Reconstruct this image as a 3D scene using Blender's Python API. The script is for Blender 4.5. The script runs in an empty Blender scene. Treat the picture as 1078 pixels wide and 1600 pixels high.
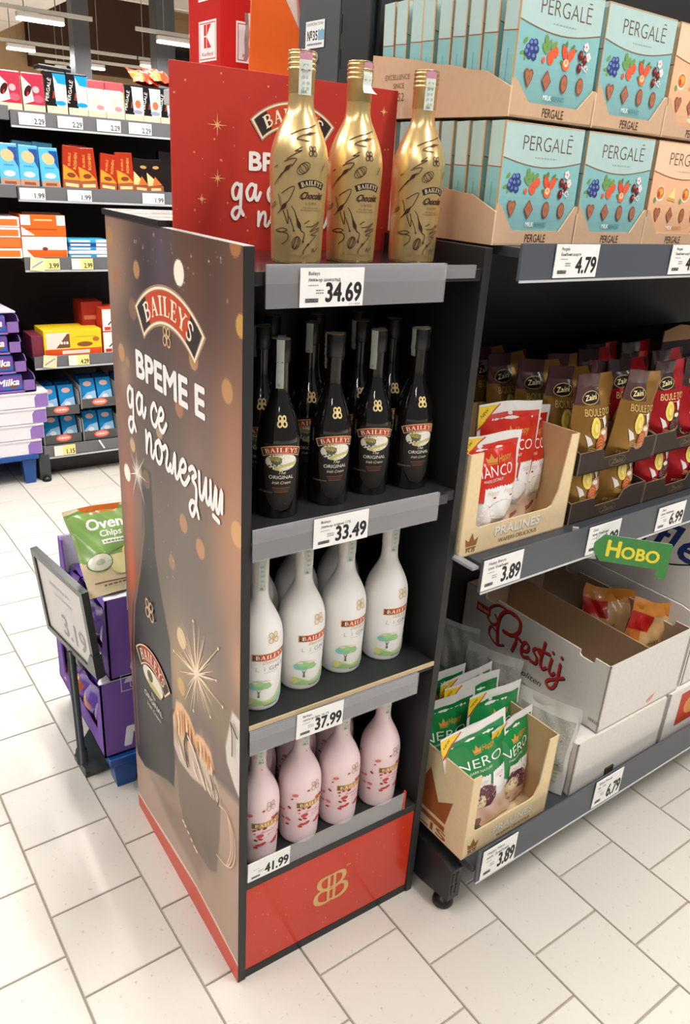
import bpy, bmesh, math, random
import numpy as np
from mathutils import Vector, Matrix, Euler
from mathutils.geometry import tessellate_polygon

SC = bpy.context.scene
COL = SC.collection

# ------------------------------------------------------------------ camera
cd = bpy.data.cameras.new('camera')
cam = bpy.data.objects.new('camera', cd); COL.objects.link(cam)
CX, CY, CZ, YAW, PITCH, ROLL, FPX = -0.46116, -0.91042, 1.43, 0.61248, 0.40665, 0.06475, 1218.3
fw = Vector((math.sin(YAW)*math.cos(PITCH), math.cos(YAW)*math.cos(PITCH), -math.sin(PITCH)))
rt = Vector((math.cos(YAW), -math.sin(YAW), 0)); up = rt.cross(fw)
r2 = math.cos(ROLL)*rt + math.sin(ROLL)*up; u2 = -math.sin(ROLL)*rt + math.cos(ROLL)*up
cam.matrix_world = Matrix(((r2.x, u2.x, -fw.x, CX), (r2.y, u2.y, -fw.y, CY), (r2.z, u2.z, -fw.z, CZ), (0, 0, 0, 1)))
cd.sensor_fit = 'VERTICAL'; cd.sensor_height = 36.0; cd.lens = 36.0*FPX/1600.0
cd.clip_start = 0.02; cd.clip_end = 200
SC.camera = cam

# ------------------------------------------------------------------ light
w = bpy.data.worlds.new('store_ambient'); SC.world = w; w.use_nodes = True
w.node_tree.nodes['Background'].inputs[0].default_value = (1.0, 0.965, 0.92, 1)
w.node_tree.nodes['Background'].inputs[1].default_value = 0.2
SC.view_settings.view_transform = 'Standard'; SC.view_settings.look = 'None'
SC.view_settings.gamma = 1.0; SC.view_settings.exposure = 0.08
SC.view_settings.use_curve_mapping = False

def strip_or_fill_light(x, y, z, power, length=1.5, width=0.12):
    l = bpy.data.lights.new('strip_or_fill_light', 'AREA'); l.shape = 'RECTANGLE'
    l.size = width; l.size_y = length; l.energy = power; l.color = (1.0, 0.965, 0.92)
    o = bpy.data.objects.new('strip_or_fill_light', l); COL.objects.link(o); o.location = (x, y, z)
    return o
for lx, pw in ((-2.4, 44), (0.95, 60), (4.2, 58)):
    for ly, kf in ((-3.4, .5), (-1.2, .85), (1.0, 1.1), (3.2, 1.1), (5.4, 1.0)):
        strip_or_fill_light(lx, ly, 3.75, pw*1.32*kf)
for lx in (0.0, 1.3):  # added fill without fixtures, brightens the packs across the aisle
    strip_or_fill_light(lx, 1.75, 3.6, 22)
for lx, ly in ((4.6, 18.3), (5.5, 23.8), (7.9, 26.1), (7.7, 18.6), (9.0, 23.8), (4.0, 9.0), (8.0, 11.0), (12.0, 18.0), (12, 26)):  # first five under the strip lamps; last four added to brighten the far end
    strip_or_fill_light(lx, ly, 3.9, 260, 1.5, 0.3)

# ------------------------------------------------------------------ materials
def lin(c):
    return c/12.92 if c <= 0.04045 else ((c+0.055)/1.055)**2.4
def H(hx):
    return tuple(lin(int(hx[i:i+2], 16)/255.0) for i in (0, 2, 4))
def RGB(r, g, b): return (lin(r/255.0), lin(g/255.0), lin(b/255.0))

def surf(name, rough=0.5, metal=0.0, spec=0.5, coat=0.0, noise=0.0, bump=0.0, scale=60, mottle=0.04):
    m = bpy.data.materials.new(name); m.use_nodes = True
    nt = m.node_tree; b = nt.nodes['Principled BSDF']
    a = nt.nodes.new('ShaderNodeAttribute'); a.attribute_name = 'Col'
    tc = nt.nodes.new('ShaderNodeTexCoord')
    n = nt.nodes.new('ShaderNodeTexNoise'); n.inputs['Scale'].default_value = scale; n.inputs['Detail'].default_value = 3
    nt.links.new(tc.outputs['Object'], n.inputs['Vector'])
    mp = nt.nodes.new('ShaderNodeMapRange')
    mp.inputs['To Min'].default_value = 1-mottle; mp.inputs['To Max'].default_value = 1+mottle
    nt.links.new(n.outputs['Fac'], mp.inputs['Value'])
    mx = nt.nodes.new('ShaderNodeVectorMath'); mx.operation = 'SCALE'
    nt.links.new(a.outputs['Color'], mx.inputs[0]); nt.links.new(mp.outputs[0], mx.inputs['Scale'])
    nt.links.new(mx.outputs[0], b.inputs['Base Color'])
    b.inputs['Roughness'].default_value = rough; b.inputs['Metallic'].default_value = metal
    b.inputs['Specular IOR Level'].default_value = spec; b.inputs['Coat Weight'].default_value = coat
    b.inputs['Coat Roughness'].default_value = 0.06
    if bump:
        bp = nt.nodes.new('ShaderNodeBump'); bp.inputs['Strength'].default_value = bump; bp.inputs['Distance'].default_value = 0.002
        nt.links.new(n.outputs['Fac'], bp.inputs['Height']); nt.links.new(bp.outputs[0], b.inputs['Normal'])
    return m
MAT = {
 'paper': surf('printed_paper', 0.55, spec=0.35),
 'card': surf('corrugated_card', 0.8, spec=0.2, bump=0.15, scale=90, mottle=0.07),
 'matte': surf('matte_paint', 0.85, spec=0.2),
 'laminate': surf('laminate_board', 0.45, spec=0.4, bump=0.05, scale=200),
 'poster': surf('poster_film', 0.36, spec=0.3, mottle=0.01),
 'steel': surf('powder_coated_steel', 0.42, spec=0.5, bump=0.03, scale=300),
 'gloss': surf('glossy_print', 0.18, spec=0.5),
 'glass': surf('dark_bottle_glass', 0.07, spec=0.6, coat=0.5, mottle=0.0),
 'sleeve': surf('white_sleeve', 0.33, spec=0.5, mottle=0.01),
 'gold': surf('gold_sleeve', 0.27, metal=0.72, mottle=0.02, scale=500),
 'foil': surf('gold_foil', 0.3, metal=0.5, bump=0.25, scale=38),
 'film': surf('bag_film', 0.22, spec=0.6, bump=0.45, scale=34, mottle=0.03),
 'plastic': surf('grey_plastic', 0.3, spec=0.5),
 'black': surf('black_plastic', 0.38, spec=0.5),
}
def clear_mat(name, tint, fac, rough=0.08):
    m = bpy.data.materials.new(name); m.use_nodes = True; nt = m.node_tree; nt.nodes.clear()
    o = nt.nodes.new('ShaderNodeOutputMaterial'); t = nt.nodes.new('ShaderNodeBsdfTransparent')
    t.inputs[0].default_value = (*tint, 1)
    p = nt.nodes.new('ShaderNodeBsdfPrincipled'); p.inputs['Base Color'].default_value = (0.75, 0.74, 0.76, 1); p.inputs['Roughness'].default_value = rough
    fr = nt.nodes.new('ShaderNodeLayerWeight'); fr.inputs['Blend'].default_value = 0.25
    mr = nt.nodes.new('ShaderNodeMapRange'); mr.inputs['To Min'].default_value = fac*0.8; mr.inputs['To Max'].default_value = 0.8
    nt.links.new(fr.outputs['Facing'], mr.inputs['Value'])
    mx = nt.nodes.new('ShaderNodeMixShader'); nt.links.new(mr.outputs[0], mx.inputs[0])
    nt.links.new(t.outputs[0], mx.inputs[1]); nt.links.new(p.outputs[0], mx.inputs[2]); nt.links.new(mx.outputs[0], o.inputs[0])
    return m
MAT['clear'] = clear_mat('clear_plastic', (0.96, 0.96, 0.97), 0.10)
MAT['clearbag'] = clear_mat('clear_bag_film', (0.95, 0.96, 0.95), 0.45, 0.2)
m = bpy.data.materials.new('lamp_glow'); m.use_nodes = True
b = m.node_tree.nodes['Principled BSDF']; b.inputs['Emission Color'].default_value = (1, 0.97, 0.93, 1); b.inputs['Emission Strength'].default_value = 12
MAT['lamp'] = m
# floor tile: cream stoneware with small grey flecks
m = bpy.data.materials.new('speckled_stoneware'); m.use_nodes = True; nt = m.node_tree; b = nt.nodes['Principled BSDF']
ge = nt.nodes.new('ShaderNodeNewGeometry')
n1 = nt.nodes.new('ShaderNodeTexNoise'); n1.inputs['Scale'].default_value = 95; n1.inputs['Detail'].default_value = 2
n2 = nt.nodes.new('ShaderNodeTexNoise'); n2.inputs['Scale'].default_value = 4; n2.inputs['Detail'].default_value = 4
for n in (n1, n2): nt.links.new(ge.outputs['Position'], n.inputs['Vector'])
r1 = nt.nodes.new('ShaderNodeValToRGB'); r1.color_ramp.elements[0].position = 0.25; r1.color_ramp.elements[0].color = (*RGB(178, 172, 164), 1)
r1.color_ramp.elements[1].position = 0.34; r1.color_ramp.elements[1].color = (*RGB(204, 199, 191), 1)
nt.links.new(n1.outputs['Fac'], r1.inputs[0])
oi = nt.nodes.new('ShaderNodeObjectInfo')
mr = nt.nodes.new('ShaderNodeMapRange'); mr.inputs['To Min'].default_value = 0.95; mr.inputs['To Max'].default_value = 1.03
nt.links.new(oi.outputs['Random'], mr.inputs['Value'])
vm = nt.nodes.new('ShaderNodeVectorMath'); vm.operation = 'SCALE'
nt.links.new(r1.outputs[0], vm.inputs[0]); nt.links.new(mr.outputs[0], vm.inputs['Scale'])
nt.links.new(vm.outputs[0], b.inputs['Base Color'])
rr = nt.nodes.new('ShaderNodeMapRange'); rr.inputs['To Min'].default_value = 0.32; rr.inputs['To Max'].default_value = 0.5
nt.links.new(n2.outputs['Fac'], rr.inputs['Value']); nt.links.new(rr.outputs[0], b.inputs['Roughness'])
MAT['tile'] = m

# ------------------------------------------------------------------ mesh helpers
def np_mesh(name, V, F, C, smooth=False):
    """V verts list, F faces list, C one linear colour per face"""
    me = bpy.data.meshes.new(name); me.from_pydata(V, [], F)
    at = me.attributes.new('Col', 'FLOAT_COLOR', 'CORNER')
    n = len(me.loops); arr = np.ones((n, 4), np.float32); i = 0
    for p, c in zip(F, C):
        arr[i:i+len(p), :3] = c; i += len(p)
    at.data.foreach_set('color', arr.ravel())
    if smooth is True: me.polygons.foreach_set('use_smooth', [True]*len(F))
    elif smooth: me.polygons.foreach_set('use_smooth', smooth)
    me.update(); return me

def link(name, me, mat, parent=None, loc=None, rot=None):
    if mat is not None and not me.materials: me.materials.append(MAT[mat])
    o = bpy.data.objects.new(name, me); COL.objects.link(o)
    if parent is not None: o.parent = parent
    if loc is not None: o.location = loc
    if rot is not None: o.rotation_euler = rot
    return o

def tag(o, label=None, cat=None, group=None, kind=None):
    if label: o['label'] = label
    if cat: o['category'] = cat
    if group: o['group'] = group
    if kind: o['kind'] = kind
    return o
def thing(name, label, cat, loc=(0, 0, 0), rot=(0, 0, 0), group=None):
    o = bpy.data.objects.new(name, None); COL.objects.link(o); o.location = loc; o.rotation_euler = rot
    o.empty_display_size = 0.05
    return tag(o, label, cat, group)
def copy_tree(o, loc=None, rot=None, label=None):
    c = o.copy(); COL.objects.link(c)
    if loc is not None: c.location = loc
    if rot is not None: c.rotation_euler = rot
    if label: c['label'] = label
    for ch in list(o.children):
        d = ch.copy(); COL.objects.link(d); d.parent = c
        for g in list(ch.children):
            e = g.copy(); COL.objects.link(e); e.parent = d
    return c

class MB:
    def __init__(s): s.v = []; s.f = []; s.c = []; s.s = []
    def add(s, V, F, c, smooth=False):
        k = len(s.v); s.v += [tuple(p) for p in V]
        s.f += [tuple(i+k for i in f) for f in F]
        s.c += (c if isinstance(c, list) else [c]*len(F)); s.s += [smooth]*len(F); return s
    def box(s, x0, x1, y0, y1, z0, z1, c, b=0.0):
        if b <= 0:
            V = [(x, y, z) for x in (x0, x1) for y in (y0, y1) for z in (z0, z1)]
            F = [(0, 1, 3, 2), (4, 6, 7, 5), (0, 4, 5, 1), (2, 3, 7, 6), (0, 2, 6, 4), (1, 5, 7, 3)]
            return s.add(V, F, c)
        bm = bmesh.new(); bmesh.ops.create_cube(bm, size=1)
        for v in bm.verts: v.co = Vector((x0+(v.co.x+.5)*(x1-x0), y0+(v.co.y+.5)*(y1-y0), z0+(v.co.z+.5)*(z1-z0)))
        bmesh.ops.bevel(bm, geom=bm.edges[:], offset=b, segments=2, profile=0.5, affect='EDGES')
        bm.verts.index_update()
        s.add([v.co[:] for v in bm.verts], [[v.index for v in f.verts] for f in bm.faces], c); bm.free(); return s
    def prism(s, poly, fn, t, c, ce=None):
        """2-D outline, fn(u,v,l)->xyz, thickness t behind the face"""
        n = len(poly); ce = ce or c
        V = [fn(u, v, 0) for u, v in poly]+[fn(u, v, -t) for u, v in poly]
        tr = tessellate_polygon([[Vector((u, v, 0)) for u, v in poly]])
        s.add(V, [tuple(q) for q in tr]+[tuple(i+n for i in q) for q in tr], c)
        k = len(s.v)-2*n
        for i in range(n):
            j = (i+1) % n; s.f.append((k+i, k+j, k+n+j, k+n+i)); s.c.append(ce); s.s.append(False)
        return s
    def lathe(s, prof, seg, col, cx=0, cy=0, z0=0, smooth=True):
        n = len(prof); V = []; F = []; cc = []
        for (r, z) in prof:
            for k in range(seg):
                a = 2*math.pi*k/seg; V.append((cx+r*math.cos(a), cy+r*math.sin(a), z0+z))
        for i in range(n-1):
            for k in range(seg):
                F.append((i*seg+k, i*seg+(k+1) % seg, (i+1)*seg+(k+1) % seg, (i+1)*seg+k))
                cc.append(col(0.5*(prof[i][1]+prof[i+1][1])) if callable(col) else col)
        return s.add(V, F, cc, smooth)
    def tube(s, pts, r, c, seg=8):
        V = []; F = []; P = [Vector(p) for p in pts]; n = len(P)
        for i, p in enumerate(P):
            t = (P[min(i+1, n-1)]-P[max(i-1, 0)]).normalized()
            a = t.cross(Vector((0, 0, 1)) if abs(t.z) < .9 else Vector((1, 0, 0))).normalized(); b_ = t.cross(a)
            for k in range(seg):
                q = 2*math.pi*k/seg; V.append(p+r*(math.cos(q)*a+math.sin(q)*b_))
        for i in range(n-1):
            for k in range(seg): F.append((i*seg+k, i*seg+(k+1) % seg, (i+1)*seg+(k+1) % seg, (i+1)*seg+k))
        F.append(tuple(range(seg))); F.append(tuple((n-1)*seg+k for k in range(seg)))
        return s.add(V, F, c, True)
    def grid(s, fn, nu, nv, col, smooth=True):
        V = [fn(i/nu, j/nv) for j in range(nv+1) for i in range(nu+1)]
        F = []; cc = []
        for j in range(nv):
            for i in range(nu):
                a = j*(nu+1)+i; F.append((a, a+1, a+nu+2, a+nu+1))
                cc.append(col((i+.5)/nu, (j+.5)/nv) if callable(col) else col)
        return s.add(V, F, cc, smooth)
    def mesh(s, name): return np_mesh(name, s.v, s.f, s.c, s.s)
    def build(s, name, mat, parent=None, loc=None, rot=None): return link(name, s.mesh(name), mat, parent, loc, rot)

# ------------------------------------------------------------------ flat print
_TX = {}
LOOK = str.maketrans('АВЕКМНОРСТаеорсу', 'ABEKMHOPCTaeopcy')   # same shapes, cleaner outlines
def text_geo(t, bold=0.0):
    t = t.translate(LOOK)
    k = (t, bold)
    if k not in _TX:
        cu = bpy.data.curves.new('lettering', 'FONT'); cu.body = t; cu.size = 1; cu.resolution_u = 3; cu.offset = bold
        cu.dimensions = '2D'; cu.fill_mode = 'BOTH'
        ob = bpy.data.objects.new('lettering', cu)
        me = bpy.data.meshes.new_from_object(ob); me.calc_loop_triangles()
        V = [(v.co.x/0.727, v.co.y/0.727) for v in me.vertices]
        F = [tuple(q.vertices) for q in me.loop_triangles]
        xs = [p[0] for p in V] or [0]
        _TX[k] = (V, F, min(xs), max(xs))
        bpy.data.objects.remove(ob); bpy.data.curves.remove(cu); bpy.data.meshes.remove(me)
    return _TX[k]
def crom(P, n=6, closed=False):
    P = [tuple(p) for p in P]; out = []; N = len(P)
    rng = range(N if closed else N-1)
    for i in rng:
        g = (lambda k: P[k % N]) if closed else (lambda k: P[min(max(k, 0), N-1)])
        p0, p1, p2, p3 = g(i-1), g(i), g(i+1), g(i+2)
        for k in range(n):
            t = k/n
            out.append(tuple(0.5*((2*b)+(-a+c)*t+(2*a-5*b+4*c-d)*t*t+(-a+3*b-3*c+d)*t**3) for a, b, c, d in zip(p0, p1, p2, p3)))
    if not closed: out.append(P[-1])
    return out
class Art:
    """flat print: coloured 2-D shapes, each a hair above the last"""
    def __init__(s, eps=0.00004): s.it = []; s.l = 0.00015; s.eps = eps; s.warp = None
    def tri(s, V, F, c, keep=False):
        if s.warp: V = [tuple(s.warp(p[0], p[1]))+tuple(p[2:]) for p in V]
        s.it.append((V, F, c, s.l)); s.l += 6e-6 if keep else s.eps
        return s
    def poly(s, P, c, keep=False):
        tr = tessellate_polygon([[Vector((p[0], p[1], 0)) for p in P]])
        return s.tri([tuple(p) for p in P], [tuple(t) for t in tr], c, keep)
    def rect(s, x0, y0, x1, y1, c, keep=False, n=1):
        V = []; F = []
        for i in range(n+1):
            x = x0+(x1-x0)*i/n; V += [(x, y0), (x, y1)]
        for i in range(n): F += [(2*i, 2*i+2, 2*i+3), (2*i, 2*i+3, 2*i+1)]
        return s.tri(V, F, c, keep)
    def ell(s, x, y, rx, ry, c, n=14, rot=0, keep=False):
        cr, sr = math.cos(rot), math.sin(rot)
        P = []
        for k in range(n):
            a = 2*math.pi*k/n; u, v = rx*math.cos(a), ry*math.sin(a); P.append((x+cr*u-sr*v, y+sr*u+cr*v))
        return s.tri(P, [(0, k, k+1) for k in range(1, n-1)], c, keep)
    def stroke(s, P, wd, c, smooth=0, taper=None, keep=False):
        if smooth: P = crom(P, smooth)
        n = len(P); V = []; F = []
        for i in range(n):
            a, b_ = P[max(i-1, 0)], P[min(i+1, n-1)]
            dx, dy = b_[0]-a[0], b_[1]-a[1]; L = math.hypot(dx, dy) or 1
            q = wd*0.5*(taper(i/(n-1)) if taper else 1)
            V += [(P[i][0]-dy/L*q, P[i][1]+dx/L*q, i*1e-6), (P[i][0]+dy/L*q, P[i][1]-dx/L*q, i*1e-6)]
        for i in range(n-1): F += [(2*i, 2*i+1, 2*i+3), (2*i, 2*i+3, 2*i+2)]
        if not taper:
            for e in (0, n-1):
                k = len(V); V += [(P[e][0]+wd*.5*math.cos(q), P[e][1]+wd*.5*math.sin(q), (n+3+(e > 0)*3)*1e-6) for q in [math.pi/4*j for j in range(8)]]
                F += [(k, k+j, k+j+1) for j in range(1, 7)]
        s.l += n*1e-6
        return s.tri(V, F, c, keep)
    def text(s, t, x, y, h, c, anchor='c', w=None, sx=1.0, bold=0.0, shear=0.0, rot=0.0, keep=False):
        if bold > 0:
            for k in range(6):
                q = k*math.pi/3; s.text(t, x+bold*h*math.cos(q), y+bold*h*math.sin(q), h, c, anchor, w, sx, 0.0, shear, rot, True)
        V, F, a, b_ = text_geo(t, min(bold, 0.0))
        kx = h*sx
        if w: kx = w/(b_-a)
        o = {'l': a, 'c': (a+b_)/2, 'r': b_}[anchor]
        cr, sr = math.cos(rot), math.sin(rot); P = []
        for (u, v) in V:
            u, v = (u-o)*kx+shear*v*h, v*h
            P.append((x+cr*u-sr*v, y+sr*u+cr*v))
        return s.tri(P, F, c, keep)
    def build(s, name, mat, fn, parent=None, maxlen=None, loc=None, rot=None):
        V = []; F = []; C = []
        for (P, T, c, l) in s.it:
            P = list(P); T = list(T)
            if maxlen:
                for _ in range(6):
                    mid = {}; T2 = []; any_ = False
                    def mp(i, j):
                        k = (min(i, j), max(i, j))
                        if math.dist(P[i], P[j]) <= maxlen: return None
                        if k not in mid: P.append(tuple((a+b_)/2 for a, b_ in zip(P[i], P[j]))); mid[k] = len(P)-1
                        return mid[k]
                    for (a, b_, d) in T:
                        m1, m2, m3 = mp(a, b_), mp(b_, d), mp(d, a)
                        ms = [q is not None for q in (m1, m2, m3)]
                        if not any(ms): T2.append((a, b_, d)); continue
                        any_ = True
                        if all(ms): T2 += [(a, m1, m3), (m1, b_, m2), (m3, m2, d), (m1, m2, m3)]
                        else:
                            # rotate so that edge ab is split
                            while m1 is None or (m3 is not None and m1 is not None and m2 is None):
                                a, b_, d = b_, d, a; m1, m2, m3 = m2, m3, m1
                            if m2 is None: T2 += [(a, m1, d), (m1, b_, d)]
                            else: T2 += [(m1, b_, m2), (a, m1, m2), (a, m2, d)]
                    T = T2
                    if not any_: break
            k = len(V); V += [fn(p[0], p[1], l+(p[2] if len(p) > 2 else 0)) for p in P]; F += [(a+k, b_+k, d+k) for a, b_, d in T]; C += [c]*len(T)
        return link(name, np_mesh(name, V, F, C), mat, parent, loc, rot)

SERIF = {
 'B': (.74, [([(.18, 0), (.18, 1)], .2), (crom([(.18, .96), (.42, .95), (.58, .84), (.58, .68), (.42, .54), (.18, .53)]), .11), (crom([(.18, .52), (.46, .51), (.66, .38), (.66, .17), (.46, .05), (.18, .04)]), .12), ([(0, .965), (.2, .965)], .07), ([(0, .035), (.2, .035)], .07)]),
 'A': (.86, [([(.12, .02), (.42, .98)], .08), ([(.42, .98), (.72, .02)], .19), ([(.22, .34), (.6, .34)], .07), ([(0, .035), (.24, .035)], .07), ([(.56, .035), (.88, .035)], .07)]),
 'I': (.42, [([(.21, 0), (.21, 1)], .2), ([(.02, .965), (.4, .965)], .07), ([(.02, .035), (.4, .035)], .07)]),
 'L': (.66, [([(.18, 0), (.18, 1)], .2), ([(0, .965), (.38, .965)], .07), ([(0, .035), (.62, .035)], .07), ([(.6, .02), (.64, .28)], .07)]),
 'E': (.66, [([(.18, 0), (.18, 1)], .2), ([(0, .965), (.56, .965)], .07), ([(0, .035), (.6, .035)], .07), ([(.18, .51), (.46, .51)], .07), ([(.55, .98), (.57, .76)], .07), ([(.59, .02), (.63, .26)], .07), ([(.46, .4), (.46, .62)], .06)]),
 'Y': (.82, [([(.1, .97), (.42, .46)], .19), ([(.74, .97), (.42, .46)], .08), ([(.42, 0), (.42, .5)], .19), ([(0, .965), (.26, .965)], .07), ([(.6, .965), (.86, .965)], .07), ([(.26, .035), (.6, .035)], .07)]),
 'S': (.6, [(crom([(.52, .74), (.48, .9), (.3, .96), (.11, .86), (.1, .69), (.28, .55), (.47, .38), (.48, .17), (.3, .04), (.11, .09), (.06, .27)]), .13)]),
}
def serif_word(art, word, c, place):
    """place(s in 0..1 along the word, t in 0..1 up) -> 2-D"""
    gap = .14; tot = sum(SERIF[ch][0] for ch in word)+gap*(len(word)-1); x = 0
    old = art.warp
    art.warp = lambda a, b_: (old(*place(a, b_)) if old else place(a, b_))
    for ch in word:
        wd, st = SERIF[ch]
        for P, q in st: art.stroke([((x+px)/tot, py) for px, py in P], q/tot, c, keep=True) if False else art.tri(*_ser(P, q, x, tot), c, keep=True)
        x += wd+gap
    art.warp = old; art.l += art.eps
def _ser(P, q, x, tot):
    n = len(P); V = []; F = []
    for i in range(n):
        a, b_ = P[max(i-1, 0)], P[min(i+1, n-1)]; dx, dy = b_[0]-a[0], b_[1]-a[1]; L = math.hypot(dx, dy) or 1
        for sg in (1, -1): V.append(((x+P[i][0]-sg*dy/L*q/2)/tot, P[i][1]+sg*dx/L*q/2, i*1e-6))
    for i in range(n-1): F += [(2*i, 2*i+1, 2*i+3), (2*i, 2*i+3, 2*i+2)]
    return V, F
def arch(cx, cy, wd, sag, hgt, flare=0.0):
    """arched band: s 0..1 across, t 0..1 up; (cx,cy) the middle of its lower edge"""
    R = (wd*wd/4+sag*sag)/(2*sag); a0 = math.asin(min(1, wd/2/R))
    def f(s_, t_):
        a = (s_-.5)*2*a0*(1+flare*(t_-.5)); r = R+t_*hgt
        return (cx+r*math.sin(a), cy-R+r*math.cos(a))
    return f
def banner(art, cx, cy, wd, sag, hgt, word, edge, field, field2, ink, bw, mid_field=True, off=0.0):
    f = arch(cx, cy, wd, sag, hgt)
    def band(m, c, s0=0., s1=1.):
        N = 18; P = []
        ds = m/wd
        lo, hi = (s0-ds if s0 == 0 else s0), (s1+ds if s1 == 1 else s1)
        for k in range(N+1): P.append(f(lo+(hi-lo)*k/N, -m/hgt))
        Q = [f(lo+(hi-lo)*k/N, 1+m/hgt) for k in range(N+1)]
        V = P+Q; F = []
        for k in range(N): F += [(k, k+1, N+1+k+1), (k, N+2+k, N+1+k)]
        art.tri(V, F, c)
    if bw:
        for m, c in edge: band(m*bw, c)
    band(0, field)
    if mid_field: band(0, field2, .16, .84)
    serif_word(art, word, ink, lambda a, b_: f(.09+a*.82, .17+b_*.66))
def bb_logo(art, cx, cy, hgt, c, wd=0.12):
    old = art.warp
    g = lambda x, y: ((lambda p: old(*p) if old else p)((cx+x*hgt, cy+(y-.5)*hgt)))
    art.warp = None
    for sg in (-1, 1):
        up_ = crom([(-.1*sg, 1), (.2*sg, 1), (.4*sg, .93), (.43*sg, .74), (.3*sg, .56), (.05*sg, .5)], 5)
        lo_ = crom([(.0, .52), (.3*sg, .52), (.5*sg, .42), (.52*sg, .18), (.36*sg, .03), (.1*sg, 0), (-.08*sg, .06)], 5)
        stem = [(-.1*sg, .0), (-.1*sg, 1)]
        for P in (up_, lo_): art.stroke([g(*p) for p in P], wd*hgt, c, taper=lambda t: .45+.75*math.sin(math.pi*t)**2, keep=True)
        art.stroke([g(*p) for p in stem], wd*hgt*.7, c, keep=True)
    art.stroke([g(*p) for p in crom([(-.3, .5), (0, .44), (.3, .5)], 5)], wd*hgt*.5, c)
    art.warp = old
def petal_logo(art, cx, cy, hgt, c, wd=0.1):
    """the small interlaced double-B emblem: four loops, two stems, one ring"""
    old = art.warp; g = lambda x, y: ((lambda p: old(*p) if old else p)((cx+x*hgt, cy+(y-.5)*hgt))); art.warp = None
    for sg in (-1, 1):
        for dx, dy, rx, ry, ro in ((.24, .76, .19, .22, -.25), (.26, .27, .22, .25, .2)):
            P = []
            for k in range(17):
                a = k*math.pi/8; u, v = rx*math.cos(a), ry*math.sin(a); P.append(g(sg*(dx+u*math.cos(ro)-v*math.sin(ro)), dy+u*math.sin(ro)+v*math.cos(ro)))
            art.stroke(P, wd*hgt, c, keep=True)
        art.stroke([g(.06*sg, .12), g(.06*sg, .9)], wd*hgt*.7, c, keep=True)
    art.stroke([g(*p) for p in crom([(-.2, .5), (0, .58), (.2, .5), (0, .43), (-.2, .5)], 4)], wd*hgt*.6, c)
    art.warp = old
def crown(art, cx, cy, wd, hgt, c):
    P = [(-.5, 0), (-.62, .62), (-.28, .36), (0, 1), (.28, .36), (.62, .62), (.5, 0)]
    art.poly([(cx+x*wd, cy+y*hgt) for x, y in P], c, True)
    art.rect(cx-.5*wd, cy-.2*hgt, cx+.5*wd, cy-.08*hgt, c)
HAND = {  # joined handwriting, x-height 1
 'd': (1.15, [[(.78, .82), (.42, 1), (.12, .6), (.22, .1), (.55, .15), (.8, .95)], [(.8, .95), (.76, 0), (.68, -.8), (.36, -1.2), (.08, -.9), (.28, -.55), (.66, -.5), (.98, -.95)]]),
 'a': (1.1, [[(.8, .85), (.45, 1), (.1, .55), (.25, .04), (.6, .2), (.82, .95)], [(.82, .95), (.78, .3), (.95, .02), (1.2, .5)]]),
 's': (.85, [[(.75, .78), (.5, 1), (.15, .6), (.2, .12), (.55, 0), (.9, .45)]]),
 'e': (.9, [[(.08, .42), (.5, .55), (.66, .82), (.42, 1), (.12, .6), (.2, .1), (.55, 0), (.95, .45)]]),
 'p': (1.0, [[(.12, 1), (.1, 0)], [(.1, .15), (.32, .8), (.58, .98), (.66, .6), (.62, .1), (.8, 0), (1.0, .35)]]),
 'o': (.9, [[(.5, 1), (.14, .7), (.2, .1), (.52, 0), (.78, .4), (.7, .9), (.5, 1), (.7, .78), (.98, .85)]]),
 'g': (.7, [[(.05, .8), (.3, 1), (.46, .75), (.3, .18), (.5, 0), (.75, .35)]]),
 'l': (.85, [[(.0, .1), (.22, .12), (.5, 1), (.5, .1), (.68, 0), (.9, .35)]]),
 'z': (.85, [[(.08, .8), (.4, 1), (.66, .78), (.34, .5), (.66, .25), (.6, -.55), (.3, -1.1), (.05, -.85), (.25, -.5), (.6, -.5), (.85, -.95)]]),
 'i': (.95, [[(.1, 1), (.14, .15), (.36, .04), (.68, .95)], [(.68, .95), (.68, .15), (.86, 0), (1.0, .3)]]),
 'w': (1.2, [[(.1, 1), (.12, .15), (.3, .02), (.54, .95), (.54, .15), (.72, .02), (.98, .98), (.98, .1)], [(.3, -.32), (.75, -.38)]]),
}
def hand(art, word, x, y, h, c, wd, sx=.8, tilt=0.0):
    for ch in word:
        if ch == ' ': x += .6*h*sx; continue
        q, st = HAND[ch]
        for P in st: art.stroke([(x+p[0]*h*sx, y+p[1]*h) for p in P], wd, c, smooth=5, keep=True)
        x += q*h*sx; y += tilt*q*h*sx
    art.l += art.eps
def scribble(art, x, y, wd, h, c, n=7, th=0.0006, seed=1):
    """fine print too small to read"""
    rnd = random.Random(seed); k = x-wd/2
    while k < x+wd/2:
        L = wd/n*rnd.uniform(.4, .8); art.rect(k, y, min(k+L, x+wd/2), y+h, c, keep=True); k += L+wd/n*.22
    art.l += art.eps

# gondola frame (the right-hand shelving is turned a little against the stand)
GY = 0.0399
def G(x, y, z): return (math.cos(GY)*x-math.sin(GY)*y, math.sin(GY)*x+math.cos(GY)*y, z)
GR = (0, 0, GY)
BLK = H('131415'); DGR = H('252627'); WHT = H('f2f0ee'); INK = H('26262a')
front = lambda x0, y0, z0: (lambda u, v, l: (x0+u, y0-l, z0+v))
left = lambda x0, y0, z0: (lambda u, v, l: (x0-l, y0-u, z0+v))
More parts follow.
